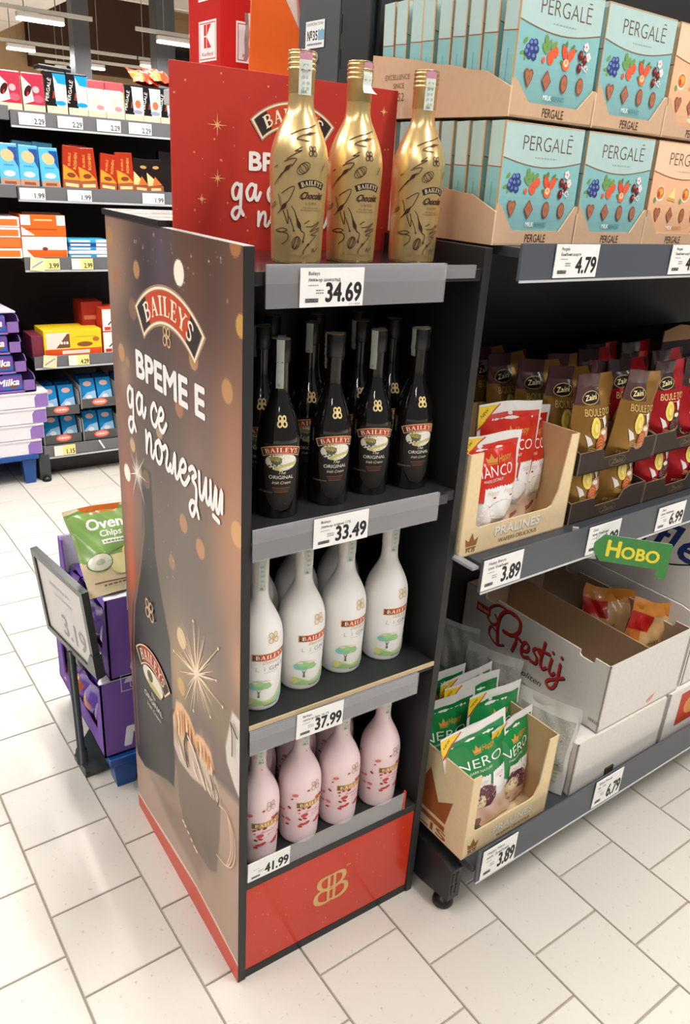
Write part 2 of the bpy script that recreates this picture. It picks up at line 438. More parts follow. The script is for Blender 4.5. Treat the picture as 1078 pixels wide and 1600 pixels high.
# ================================================================== THE SETTING
TW, TH, TX, TYAW = 0.1956, 0.2029, -0.2514, 0.0357
fl = MB(); fl.box(-14, 22, -8, 31, -0.05, -0.006, RGB(172, 164, 153)); floor = fl.build('floor', 'matte'); tag(floor, kind='structure')
tm = MB(); a, b_ = (TW-.0042)/2, (TH-.0042)/2
tm.add([(-a, -b_, -.012), (a, -b_, -.012), (a, b_, -.012), (-a, b_, -.012), (-a, -b_, -.0012), (a, -b_, -.0012), (a, b_, -.0012), (-a, b_, -.0012),
        (-a+.0012, -b_+.0012, 0), (a-.0012, -b_+.0012, 0), (a-.0012, b_-.0012, 0), (-a+.0012, b_-.0012, 0)],
       [(0, 1, 5, 4), (1, 2, 6, 5), (2, 3, 7, 6), (3, 0, 4, 7), (4, 5, 9, 8), (5, 6, 10, 9), (6, 7, 11, 10), (7, 4, 8, 11), (8, 9, 10, 11)], RGB(230, 220, 208))
tile_me = tm.mesh('tile'); tile_me.materials.append(MAT['tile'])
ct, st_ = math.cos(TYAW), math.sin(TYAW)
rest = MB()
for i in range(-26, 34):
    for k in range(-26, 46):
        off = .643 if i % 2 == 0 else .146
        u = TX+(i+.5)*TW; v = (k+off+.5)*TH; x, y = ct*u-st_*v, st_*u+ct*v
        if -4 <= i <= 11 and -4 <= k <= 13:
            o = bpy.data.objects.new('tile', tile_me); COL.objects.link(o); o.parent = floor; o.location = (x, y, 0); o.rotation_euler = (0, 0, TYAW)
        else:
            P = [(x+ct*p-st_*q, y+st_*p+ct*q, 0) for p, q in ((-a, -b_), (a, -b_), (a, b_), (-a, b_))]
            rest.add(P, [(0, 1, 2, 3)], RGB(230, 220, 208))
o = rest.build('outlying_tiles', 'tile', floor); tag(o, kind='stuff')

WOOD = RGB(176, 146, 112)
wl = MB(); wl.box(-14, 24, 30.0, 30.4, -.05, 7.4, WOOD); wb = wl.build('wall_back', 'matte'); tag(wb, kind='structure')
pm = MB(); pm.box(-.6, .6, -.02, 0, 0, 1.4, RGB(186, 156, 120), .004); pme = pm.mesh('panel'); pme.materials.append(MAT['matte'])
for r in range(3):
    for k in range(14):
        o = bpy.data.objects.new('panel', pme); COL.objects.link(o); o.parent = wb; o.location = (2.6+1.21*k+.4*(r % 2), 30.0, 2.0+1.41*r)
bm_ = MB(); bm_.box(7.1, 11.75, 29.4, 29.96, 4.15, 6.42, RGB(70, 50, 40)); o = bm_.build('wall_bulkhead', 'matte'); tag(o, kind='structure')
cm = MB(); cm.box(-14, 24, -8, 30.4, 6.46, 6.6, RGB(236, 233, 228)); ceil = cm.build('ceiling', 'matte'); tag(ceil, kind='structure')
for k, (x0, x1) in enumerate(((1.0, 6.25),)):
    q = MB(); q.box(x0, x1, -6, 29.9, 5.0, 5.3, RGB(228, 224, 220), .02)
    for yy in range(12, 30, 3): q.box(x0, x1+.004, yy, yy+.03, 4.992, 5.0, RGB(190, 186, 182))
    o = q.build('trim_1', 'matte'); tag(o, kind='structure')
q = MB()
for yy in (21.5, 26): q.box(6.3, 22, yy, yy+.22, 5.9, 6.46, RGB(222, 219, 214), .01)
o = q.build('trim_2', 'matte'); tag(o, kind='structure')
LSTR = ['nearest strip lamp high at upper left', 'small strip lamp at far left under the white beam', 'long strip lamp above the blue and black packets', 'strip lamp crossing the right grey column', 'short distant strip lamp left of the right grey column', 'tiny farthest strip lamp just above the packets']
for k, (x0, x1, y) in enumerate(((4.11, 5.06, 18.34), (5.09, 5.81, 23.8), (7.40, 8.43, 26.13), (7.22, 8.19, 18.64), (8.73, 9.25, 23.83), (7.40, 7.74, 27.8))):
    t = thing('strip_lamp', LSTR[k], 'lamp', ((x0+x1)/2, y, 4.0), group='strip lamps under the far ceiling'); L = x1-x0
    q = MB(); q.box(-L/2, L/2, -.07, .07, .0, .1, H('e8e6e2'), .01); q.build('housing', 'plastic', t)
    q = MB(); q.box(-L/2+.01, L/2-.01, -.08, .08, -.05, -.002, WHT, .01); q.build('tube_cover', 'lamp', t)
    bl, br = ((.6, .6), (1.2, 2.8), (1.2, 1.6), (.5, .5), (.05, .3), (.3, .3))[k]
    q = MB(); q.box(-L/2-bl, L/2+br, -.03, .03, .12, .2, H('d6d4d0')); q.build('busbar', 'plastic', t)
    for s in (-1, 1): q = MB(); q.tube([(s*L/3, 0, .1), (s*L/3, 0, 2.46 if (x0+x1)/2 > 6.3 else 1.0)], .012, H('9a9894'), 6); q.build('hanger', 'plastic', t)
for nm, x0, x1, lb in (('store_column', 5.88, 6.27, 'grey steel column left, above the blue packets'), ('store_column', 7.94, 8.42, 'grey steel column right, beside the red header board')):
    t = thing(nm, lb, 'column', ((x0+x1)/2, 20.5, 0)); L = (x1-x0)/2
    q = MB(); q.box(-L, L, 0, L*2, 0, 6.4, RGB(84, 86, 90), .01); q.build('shaft', 'steel', t)
    q = MB(); q.box(-L-.08, L+.08, -.08, L*2+.08, 0, .03, RGB(90, 92, 95), .005); q.build('base_plate', 'steel', t)
t = thing('ventilation_duct', 'black round ventilation duct under the ceiling beside the red carton', 'duct', (15.5, 28.5, 5.2))
q = MB(); q.tube([(-3.9, 0, -.3), (-2.5, 0, -.12), (0, 0, .1), (3, 0, .35)], .26, BLK, 14); q.build('pipe', 'black', t)
for k in range(4): q = MB(); q.tube([(-3.2+1.3*k, 0, -.2+.12*k), (-3.1+1.3*k, 0, -.19+.12*k)], .3, DGR, 14); q.build('band', 'black', t)
for k in range(3): q = MB(); q.tube([(-3+2.5*k, 0, 0), (-3+2.5*k, 0, 1.26)], .02, DGR, 6); q.build('hanger', 'black', t)

# ================================================================== DISPLAY STAND
W, D, HT = 0.4219, 0.5325, 1.3425
stand = thing('display_stand', 'tall black liqueur display stand with bottle shelves and printed side', 'display stand', (0, 0, 0))
pan = MB(); pan.box(0, .016, 0, D, 0.0, HT, DGR, .0008); lp = pan.build('side_panel', 'laminate', stand); q = MB(); q.box(.0004, .0156, .0006, D-.0006, HT-.0004, HT+.0006, RGB(160, 156, 152)); q.build('edge_strip', 'laminate', lp); lp['label'] = 'side panel faced with the printed winter poster'
pan = MB(); pan.box(W-.016, W, 0, D, 0.0, HT, DGR, .0008); pan.build('side_panel', 'laminate', stand)
q = MB(); q.box(.016, W-.016, .264, .27, .02, HT-.002, BLK); q.build('back_panel', 'laminate', stand)
for z, t_ in ((1.294, .018), (.930, .018), (.583, .018), (.232, .018)):
    q = MB(); q.box(.0165, W-.0165, .002, .262, z, z+t_, DGR if z != 1.294 else H('2a2426'), .0008); sh = q.build('shelf', 'laminate' if z < 1.2 else 'gloss', stand)
    if z == .583:
        q = MB(); q.box(.0165, W-.0165, -.0005, .0018, z+.009, z+.0175, RGB(205, 182, 148)); e_ = q.build('raw_edge', 'card', sh); e_['label'] = 'pale raw chipboard edge'
q = MB(); q.box(.0165, W-.0165, .003, .5, 0, .02, BLK); q.build('plinth', 'laminate', stand)
q = MB(); q.box(.0165, W-.0165, .004, .012, .02, .232, H('c8351f')); kp = q.build('kick_panel', 'gloss', stand)
kp['label'] = 'red kick panel with a gold emblem'
ar = Art(); rnd = random.Random(4)
for k in range(60): ar.ell(rnd.uniform(.02, .395), rnd.uniform(.03, .225), *[rnd.choice((.0007, .001, .0016))]*2, RGB(214, 110, 78), 8, keep=True)
ar.l += ar.eps
bb_logo(ar, .207, .128, .068, RGB(214, 172, 110), .13)
ar.text('TM', .245, .165, .006, RGB(214, 172, 110), bold=.01)
ar.build('printed_emblem', 'paper', front(0, .004, 0), kp)
q = MB(); q.box(-.004, W, .272, D+.006, HT+.001, HT+.010, H('1c1c1e'), .0006); rs = q.build('rear_top_board', 'laminate', stand)
ar = Art(); ar.rect(-.001, .274, W-.003, D+.003, RGB(204, 198, 192))
for k in range(9):
    y0 = .30+.026*k
    ar.stroke([(.01+.02*j, y0+.006*math.sin(j*.9+k)+.01*math.sin(j*.31+2*k)) for j in range(20)], .004+.003*(k % 3), RGB(178-8*(k % 2), 166, 158) if k % 3 else RGB(240, 238, 236), keep=True)
ar.rect(.05, .42, .1, .45, RGB(150, 140, 132))
ar.build('printed_waves', 'gloss', lambda u, v, l: (u, v, HT+.010+l), rs)
q = MB(); q.box(0, W, D-.012, D, .02, HT-.002, DGR); q.build('rear_frame', 'laminate', stand)
for z in (.35, .7, 1.0):
    q = MB(); q.box(.0165, W-.0165, .272, D-.014, z, z+.016, DGR); q.build('rear_shelf', 'laminate', stand)

def lettering(ar, cx, sx, sy, v0):
    """banner + emblem + hand lettering; panel-space u,v (metres) scaled about (0.275, 1.1)"""
    f = lambda u, v: (cx+(u-.275)*sx, v0+(v-1.1)*sy)
    old = ar.warp; ar.warp = f
    banner(ar, .275, 1.205, .205, .034, .046, 'BAILEYS', [(8, RGB(170, 140, 110)), (5, RGB(240, 228, 205)), (1.5, RGB(170, 140, 110))], RGB(46, 36, 38), RGB(196, 70, 38), RGB(245, 232, 205), .0011)
    ar.warp = None
    return f
# ---- the poster on the left panel: base colours painted on a fine mesh, lettering as flat print over it
NU, NV = 200, 480
uu, vv = np.meshgrid((np.arange(NU)+.5)/NU*D, (np.arange(NV)+.5)/NV*HT)
def S8(r, g, b): return np.array([r, g, b], np.float32)
img = np.zeros((NV, NU, 3), np.float32)
def lerp(a, b, t): return a+(b-a)*t[..., None]
tv = np.clip((vv-.25)/(1.1), 0, 1)
base = lerp(S8(98, 88, 82), S8(112, 88, 78), tv); img[:] = base
def blob(u, v, su, sv, c, k):
    global img
    g = np.exp(-((uu-u)/su)**2-((vv-v)/sv)**2)*k
    img = lerp(img, S8(*c), np.clip(g, 0, 1))
blob(.03, 1.27, .13, .14, (168, 138, 118), 1); blob(.20, 1.24, .09, .14, (70, 60, 70), .95); blob(.26, 1.30, .05, .06, (96, 88, 104), .8)
blob(.42, 1.28, .09, .16, (92, 66, 60), .9); blob(.52, 1.26, .04, .1, (120, 82, 66), .9); blob(.38, 1.27, .035, .06, (125, 82, 66), .6)
blob(.12, 1.16, .07, .05, (84, 74, 74), .8); blob(.33, 1.2, .12, .05, (104, 70, 60), .6); blob(.44, 1.22, .06, .07, (86, 62, 56), .7)
blob(.25, 1.13, .06, .05, (88, 70, 68), .7); blob(.50, 1.09, .07, .10, (150, 102, 78), .9); blob(.40, 1.08, .05, .1, (112, 90, 90), .7)
blob(.03, 1.0, .07, .12, (146, 108, 92), .8); blob(.22, .98, .09, .1, (86, 78, 72), .8); blob(.37, .98, .05, .09, (150, 118, 104), .6); blob(.06, 1.08, .03, .04, (190, 160, 136), .5)
blob(.52, .92, .08, .16, (186, 134, 102), .95); blob(.47, .84, .05, .1, (176, 128, 100), .6); blob(.34, .86, .08, .14, (112, 100, 90), .8)
blob(.3, .70, .14, .12, (110, 100, 92), .9); blob(.53, .70, .05, .09, (200, 150, 118), .9); blob(.43, .68, .06, .1, (122, 106, 98), .7)
blob(.05, .82, .045, .1, (176, 96, 70), .8); blob(.04, .66, .03, .1, (206, 98, 62), .95); blob(.02, .45, .035, .14, (150, 84, 70), .9)
blob(.28, .56, .05, .10, (176, 148, 104), .9); blob(.37, .60, .09, .09, (160, 134, 112), .7); blob(.48, .55, .06, .08, (140, 128, 88), .7); blob(.5, .64, .05, .05, (138, 112, 98), .6)
blob(.40, .5, .07, .04, (116, 96, 92), .7)
def mask(P, soft=.004):
    """soft polygon mask"""
    ins = np.zeros_like(uu, bool); d = np.full_like(uu, 9.0); n = len(P)
    for i in range(n):
        (x0, y0), (x1, y1) = P[i], P[(i+1) % n]
        c = ((y0 > vv) != (y1 > vv)) & (uu < (x1-x0)*(vv-y0)/((y1-y0) or 1e-9)+x0); ins ^= c
        L2 = (x1-x0)**2+(y1-y0)**2 or 1e-12; t = np.clip(((uu-x0)*(x1-x0)+(vv-y0)*(y1-y0))/L2, 0, 1)
        d = np.minimum(d, np.hypot(uu-x0-t*(x1-x0), vv-y0-t*(y1-y0)))
    return np.clip(.5+np.where(ins, d, -d)/soft, 0, 1)
def put(P, c, soft=.004, k=1.0):
    global img
    img = lerp(img, S8(*c), mask(P, soft)*k)
# table top, dark backdrop edge
put([(-.01, .17), (.1, .2), (.21, .27), (.30, .38), (.44, .43), (.55, .45), (.55, -.1), (-.01, -.1)], (176, 150, 132), .02)
put([(.10, .165), (.2, .175), (.272, .206), (.39, .165), (.36, .10), (.2, .12)], (146, 122, 108), .03)
put([(.22, .40), (.30, .46), (.45, .52), (.55, .56), (.55, .47), (.44, .44), (.30, .38)], (122, 100, 94), .02)
# big bottle
put([(.13, .92), (.175, .92), (.18, .76), (.205, .68), (.24, .6), (.243, .3), (.235, .245), (.2, .235), (.06, .165), (.012, .165), (.014, .46), (.036, .58), (.08, .67), (.118, .78)], (40, 36, 38), .006)
blob(.17, .26, .1, .08, (84, 78, 66), .6); blob(.09, .55, .03, .08, (38, 38, 50), .6)
put([(.133, .9), (.128, .78), (.09, .67), (.05, .58), (.028, .46), (.026, .2), (.02, .2), (.022, .47), (.042, .59), (.083, .68), (.122, .79)], (150, 110, 90), .004, .8)
# mug, cream, marshmallows
put([(.243, .37), (.3, .36), (.46, .40), (.455, .3), (.44, .2), (.41, .176), (.35, .172), (.285, .186), (.262, .24)], (124, 106, 94), .006)
blob(.40, .23, .05, .06, (112, 98, 86), .7)
put([(.243, .36), (.24, .44), (.262, .455), (.3, .43), (.34, .42), (.42, .44), (.462, .41), (.46, .38), (.40, .37), (.33, .345), (.27, .34)], (206, 184, 166), .006)
put([(.25, .44), (.262, .482), (.29, .492), (.325, .487), (.35, .468), (.345, .425), (.31, .40), (.27, .41)], (226, 178, 134), .006)
put([(.345, .455), (.36, .472), (.39, .48), (.42, .472), (.435, .445), (.425, .425), (.38, .425), (.35, .43)], (226, 182, 138), .006)
for (u, v, s) in ((.285, .455, .012), (.31, .44, .012), (.38, .452, .012), (.41, .448, .01)): blob(u, v, s, .03, (236, 206, 170), .7)
put([(.505, .62), (.54, .62), (.54, .455), (.515, .47), (.485, .5), (.48, .53)], (214, 204, 196), .006)
# red sweep at the foot
put([(-.01, .035), (.06, .036), (.138, .046), (.25, .058), (.34, .064), (.44, .058), (.55, .045), (.55, -.02), (-.01, -.02)], (206, 84, 62), .004)
put([(-.01, .044), (.06, .045), (.138, .055), (.25, .066), (.34, .07), (.44, .064), (.55, .05), (.55, .045), (.34, .063), (.138, .045), (-.01, .034)], (226, 206, 196), .004)
def bok(u, v, r, c, k=.8, rv=None):
    global img
    g = np.clip((1-np.hypot((uu-u)/r, (vv-v)/(rv or r)))*r/.003, 0, 1)*k; img = lerp(img, S8(*c), g)
bok(.326, 1.285, .0205, (250, 244, 222), 1.0); bok(.325, 1.285, .0185, (246, 238, 222), 1.0)
for u, v, r, c in ((.147, 1.268, .016, (206, 160, 104)), (.042, 1.242, .017, (170, 116, 92)), (.018, 1.308, .018, (186, 140, 100)), (.374, 1.168, .018, (206, 160, 100)), (.05, 1.112, .018, (206, 160, 108)),
                   (.487, 1.148, .019, (200, 150, 100)), (.314, 1.079, .018, (186, 124, 90)), (.224, 1.014, .017, (204, 166, 130)), (.528, 1.244, .017, (220, 176, 88)), (.32, .88, .018, (204, 142, 96)),
                   (.388, .863, .019, (206, 146, 98)), (.263, .782, .016, (176, 130, 96)), (.52, .944, .022, (220, 168, 112)), (.29, .532, .019, (210, 170, 100)), (.51, 1.343, .018, (190, 130, 80)), (.08, 1.1, .012, (176, 140, 110)),
                   (.085, .945, .015, (220, 190, 150)), (.12, 1.2, .02, (150, 112, 92)), (.15, .9, .02, (134, 104, 78))): bok(u, v, r, c, .75)
bok(.046, .877, .019, (244, 240, 230), 1); bok(.297, .642, .022, (222, 192, 150), .95)
rnd = np.random.RandomState(3)
for _ in range(34): bok(rnd.uniform(.06, .5), rnd.uniform(1.25, 1.335), rnd.uniform(.0018, .004), (230, 214, 214), rnd.uniform(.4, .9))
for _ in range(40): bok(rnd.uniform(.02, .3), rnd.uniform(.7, 1.05), rnd.uniform(.0015, .003), (240, 214, 190), rnd.uniform(.4, .9))
blob(.107, .897, .018, .018, (255, 252, 244), 1); blob(.366, .607, .017, .015, (255, 238, 214), 1); blob(.366, .607, .05, .05, (232, 200, 168), .45)
img = np.clip(128+(img-128)*1.06-4, 4, 255)
lut = np.where(img/255 <= 0.04045, img/255/12.92, ((img/255+.055)/1.055)**2.4)
V = [(-.0004, D-D*i/NU, HT*j/NV) for j in range(NV+1) for i in range(NU+1)]
F = [(j*(NU+1)+i, j*(NU+1)+i+1, (j+1)*(NU+1)+i+1, (j+1)*(NU+1)+i) for j in range(NV) for i in range(NU)]
me = bpy.data.meshes.new('poster'); me.from_pydata(V, [], F); at = me.attributes.new('Col', 'FLOAT_COLOR', 'CORNER')
arr = np.ones((NU*NV, 4, 4), np.float32); arr[:, :, :3] = lut.reshape(-1, 1, 3); at.data.foreach_set('color', arr.ravel())
po = link('poster', me, 'poster', lp)
ar = Art()
f = lettering(ar, .275, 1, 1, 1.1)
petal_logo(ar, .272, 1.1815, .031, RGB(206, 176, 136), .1)
ar.text('ВРЕМЕ Е', .129, 1.087, .048, RGB(240, 238, 238), 'l', w=.283, bold=.055)
hand(ar, 'da se', .070, 1.018, .039, RGB(244, 242, 242), .009, sx=1.05)
hand(ar, 'pogleziw', .158, .956, .040, RGB(244, 242, 242), .009, sx=1.1)
for ang, L in ((0, .05), (1.57, .045), (.8, .06), (2.3, .05), (3.5, .06), (4.2, .065), (5.3, .07), (2.9, .03)):
    ar.stroke([(.107, .897), (.107+L*math.cos(ang), .897+L*math.sin(ang))], .003, RGB(250, 240, 228), taper=lambda t: 1-t*.95, keep=True)
rnd = random.Random(8)
for k in range(46):
    ang = rnd.uniform(0, 6.28); L = rnd.uniform(.03, .11); ar.stroke([(.366, .607), (.366+L*math.cos(ang), .607+L*math.sin(ang))], .0026, RGB(252, 228, 200), taper=lambda t: 1-t*.9, keep=True)
for u, v in ((.356, .711), (.457, .713), (.263, .596), (.448, .645), (.35, .517), (.424, .554), (.473, .608)):
    ar.stroke([(.366, .607), (u, v)], .003, RGB(252, 230, 204), taper=lambda t: 1-t*.8, keep=True); ar.ell(u, v, .003, .003, RGB(252, 226, 190), 6, keep=True)
ar.l += ar.eps
# bottle label on the poster
banner(ar, .142, .483, .13, .026, .036, 'BAILEYS', [(3, RGB(214, 168, 120)), (2, RGB(240, 220, 190))], RGB(60, 36, 36), RGB(160, 52, 40), RGB(235, 215, 190), .0011)
ar.ell(.143, .452, .056, .024, RGB(226, 218, 200), 20); ar.ell(.128, .455, .016, .013, RGB(86, 84, 62), 12); ar.ell(.15, .436, .04, .008, RGB(190, 176, 110), 14)
ar.text('The', .14, .407, .011, RGB(220, 205, 185), shear=.3); ar.text('ORIGINAL', .14, .389, .013, RGB(232, 222, 208), w=.1); ar.text('Irish Cream', .142, .37, .010, RGB(220, 205, 185), w=.075, shear=.3)
petal_logo(ar, .142, .62, .042, RGB(196, 164, 130), .1)
# chocolate drips on the cream, glass handle, cup drip
for k, (u, v, L) in enumerate(((.262, .455, .05), (.275, .47, .06), (.288, .478, .055), (.30, .482, .06), (.315, .478, .05), (.33, .47, .05), (.362, .462, .035), (.378, .468, .04), (.394, .47, .04), (.41, .465, .04), (.424, .455, .03))):
    ar.stroke([(u, v), (u+.004, v-L*.5), (u+.002, v-L)], .007, (RGB(206, 148, 96), RGB(238, 206, 168), RGB(222, 172, 124))[k % 3], smooth=5, taper=lambda t: .15+math.sin(math.pi*t), keep=True)
for k, (u, v, L) in enumerate(((.255, .42, .05), (.275, .40, .05), (.295, .395, .04), (.34, .40, .04), (.375, .40, .03), (.40, .40, .03))):
    ar.stroke([(u, v), (u+.012, v-L*.5), (u+.03, v-L*.8)], .006, (RGB(176, 150, 130), RGB(232, 220, 208))[k % 2], smooth=5, taper=lambda t: .1+math.sin(math.pi*t), keep=True)
ar.ell(.319, .437, .009, .009, RGB(62, 48, 42), 12, keep=True)
for P, wd in (([(.246, .447), (.237, .432), (.238, .40), (.245, .38)], .0055), ([(.315, .437), (.306, .41), (.311, .385), (.318, .365)], .0075), ([(.322, .440), (.342, .428), (.36, .412), (.368, .40)], .0065), ([(.424, .425), (.434, .405), (.431, .378)], .0045), ([(.446, .42), (.459, .402), (.455, .38)], .004)):
    ar.stroke(P, wd, RGB(74, 58, 50), smooth=6, keep=True)
ar.l += ar.eps
ar.stroke([(.325, .44), (.35, .425), (.375, .40), (.40, .375)], .009, RGB(226, 210, 200), smooth=6); ar.stroke([(.408, .415), (.43, .40), (.435, .38)], .004, RGB(220, 205, 195), smooth=6)
for dx in (0, .008, .015):
    ar.stroke([(.46, .385), (.49, .392), (.518-dx, .365), (.524-dx, .325), (.512-dx, .285), (.485, .264), (.448, .256)], .0026, RGB(228, 196, 166), smooth=6, keep=True)
ar.stroke([(.507, .6), (.512, .575), (.512, .535)], .004, RGB(96, 66, 56), smooth=5); ar.stroke([(.507, .6), (.53, .585)], .005, RGB(96, 66, 56))
for u, v in ((.29, .20), (.30, .197), (.315, .192), (.33, .186), (.345, .18), (.355, .178)): ar.ell(u, v, .006, .003, RGB(240, 220, 190), 8, keep=True)
ar.build('poster_lettering', 'paper', lambda u, v, l: (-.0005-l, D-u, v), lp, maxlen=.05)

# ---- header board
q = MB(); q.box(.0145, .4125, .258, .2625, HT-.04, 1.563, H('b83127'), .0004); hb = q.build('header_board', 'paper', stand); hb['label'] = 'red header board with white lettering'
ar = Art(); rnd = random.Random(11)
for k in range(70): ar.ell(rnd.uniform(.02, .407), rnd.uniform(1.32, 1.555), *[rnd.choice((.0007, .001, .0017))]*2, RGB(226, 130, 100), 8, keep=True)
for u, v, r in ((.086, 1.487, .016), (.086, 1.415, .013), (.06, 1.385, .008), (.36, 1.45, .012), (.33, 1.365, .012), (.385, 1.53, .008)):
    for k in range(8):
        a_ = k*math.pi/4; L = r if k % 2 == 0 else r*.55
        ar.stroke([(u, v), (u+L*math.cos(a_), v+L*math.sin(a_))], .0022, RGB(236, 178, 128), taper=lambda t: 1-.95*t, keep=True)
ar.l += ar.eps
lettering(ar, .2148, .525, .58, 1.4365)
petal_logo(ar, .2135, 1.4835, .018, RGB(226, 190, 150), .1)
ar.text('ВРЕМЕ Е', .139, 1.4295, .0262, RGB(240, 236, 236), 'l', w=.150, bold=.055)
hand(ar, 'da se', .108, 1.386, .023, RGB(240, 238, 238), .0052, sx=.93)
hand(ar, 'pogleziw', .153, 1.349, .0205, RGB(240, 238, 238), .0048, sx=1.1)
ar.build('header_lettering', 'paper', front(0, .258, 0), hb)

# ---- shelf-edge label holders (grey clear strips)
def label_rail(x0, x1, z0, z1, y, parent, ret=False):
    q = MB(); hh = z1-z0
    q.prism([(0, 0), (0, hh*.56), (-.0022, hh*.56), (-.0035, .004), (-.0035, .0), (-.002, -.0012)], lambda u, v, l: (x0+l+(x1-x0), y+u, z0+v), x1-x0, RGB(92, 92, 97))
    q.prism([(0, hh*.56), (0, hh), (-.0012, hh), (-.0022, hh*.56)], lambda u, v, l: (x0+l+(x1-x0), y+u, z0+v), x1-x0, RGB(124, 124, 129))
    q.box(x0, x1, y-.0012, y-.0004, z1-.004, z1+.0006, RGB(190, 190, 196))
    o = q.build('label_rail', 'plastic', parent)
    q = MB(); q.box(x0-.001, x1+.001, y-.0048, y-.0042, z0-.001, z1+.001, RGB(220, 220, 224)); q.build('clear_front', 'clear', o)
    return o
label_rail(.0305, .3275, 1.267, 1.3205, -.001, stand); label_rail(.0165, .3655, .9035, .9525, -.001, stand); label_rail(.0165, .3655, .546, .591, -.001, stand)
for z0, z1, x0, x1 in ((1.299, 1.318, .3285, .39), (.928, .945, .366, .388)):
    q = MB(); q.box(x0, x1, -.002, .0015, z0, z1, RGB(60, 60, 64)); q.build('rail_backing', 'clear' if z0 > 1.2 else 'plastic', stand)
lip = MB(); lip.prism([(0, 0), (-.002, .044), (-.0035, .044), (-.0015, -.001)], lambda u, v, l: (.0165+.358+l, .004+u, .2515+v), .358, RGB(190, 180, 196))
lo = lip.build('front_lip', 'clear', stand); lo['label'] = 'clear plastic retaining lip'
q = MB(); q.box(.371, .3745, -.0, .0055, .252, .298, H('c3382b')); q.build('lip_end', 'gloss', stand)

# ================================================================== PRICE TAGS
def price_tag(label, price, l1, l2, w_, h_, loc, rot, group, unit='', yellow=False, tiny=False, skip=0):
    q = MB(); base = RGB(244, 243, 242) if not yellow else RGB(252, 236, 150)
    q.box(-w_/2, w_/2, -.0012, 0, 0, h_, base)
    o = q.build('price_tag', 'paper', None, loc, rot); tag(o, label, 'price tag', group)
    ar = Art(); s = h_
    if yellow: ar.rect(-w_/2, 0, -w_/2+.42*w_, h_, RGB(246, 243, 226))
    ar.text(price, w_*.46, s*.14, s*(.5 if not tiny else .46), INK, 'r', w=w_*(.56 if len(price) > 4 else .47)*(.8 if tiny else 1), bold=.04 if not tiny else .03)
    if l1: ar.text(l1, -w_*.38, s*.82, s*.095, INK, 'l', bold=.01, keep=True)
    if l2: ar.text(l2, -w_*.38, s*.66, s*.095, INK, 'l', bold=.01, keep=True)
    if not tiny:
        scribble(ar, -w_*.3, s*.55, w_*.16, s*.02, RGB(120, 120, 124), 4, seed=1); scribble(ar, -w_*.2, s*.42, w_*.12, s*.025, RGB(90, 90, 94), 3, seed=2); scribble(ar, -w_*.2, s*.35, w_*.12, s*.025, RGB(90, 90, 94), 3, seed=3)
        ar.rect(-w_*.42, s*.13, -w_*.22, s*.16, INK); scribble(ar, -w_*.32, s*.17, w_*.2, s*.06, INK, 12, seed=4)
        if unit: ar.text(unit, w_*.45, s*.035, s*.05, RGB(90, 90, 94), 'r')
    ar.build('printed_price', 'paper', front(0, -.0012, 0), o); return o
TG = 'price tags on the shelf edges'
R0 = (0, 0, 0)
price_tag('white tag priced 34.69 under the gold bottles', '34.69', 'Baileys', 'ликьор шоколад', .101, .0505, (.129, -.0068, 1.2665), R0, TG, '(1 л = 69.38)')
price_tag('white tag priced 33.49 under the black bottles', '33.49', 'Baileys', 'ликьор original 17%', .101, .0495, (.1685, -.0068, .9025), R0, TG)
price_tag('white tag priced 37.99 under the white bottles', '37.99', 'Baileys', 'ликьор light 16.1%', .094, .0505, (.149, -.0068, .5445), (0, .02, 0), TG)
price_tag('white tag priced 41.99 before the pink bottles', '41.99', '', '', .086, .045, (.0605, .0002, .2535), (.03, .0, 0), TG)
# ================================================================== BOTTLES
def interp(prof):
    zs = [p[1] for p in prof]; rs = [p[0] for p in prof]
    return lambda z: float(np.interp(z, zs, rs))
def wrap(rad, rref, ang=0.0):
    return lambda u, v, l: ((rad(v)+.0002+l)*math.sin(u/rref+ang), -(rad(v)+.0002+l)*math.cos(u/rref+ang), v)
def smooth_prof(P, n=4): return [(max(r, 0), z) for r, z in crom(P, n)]

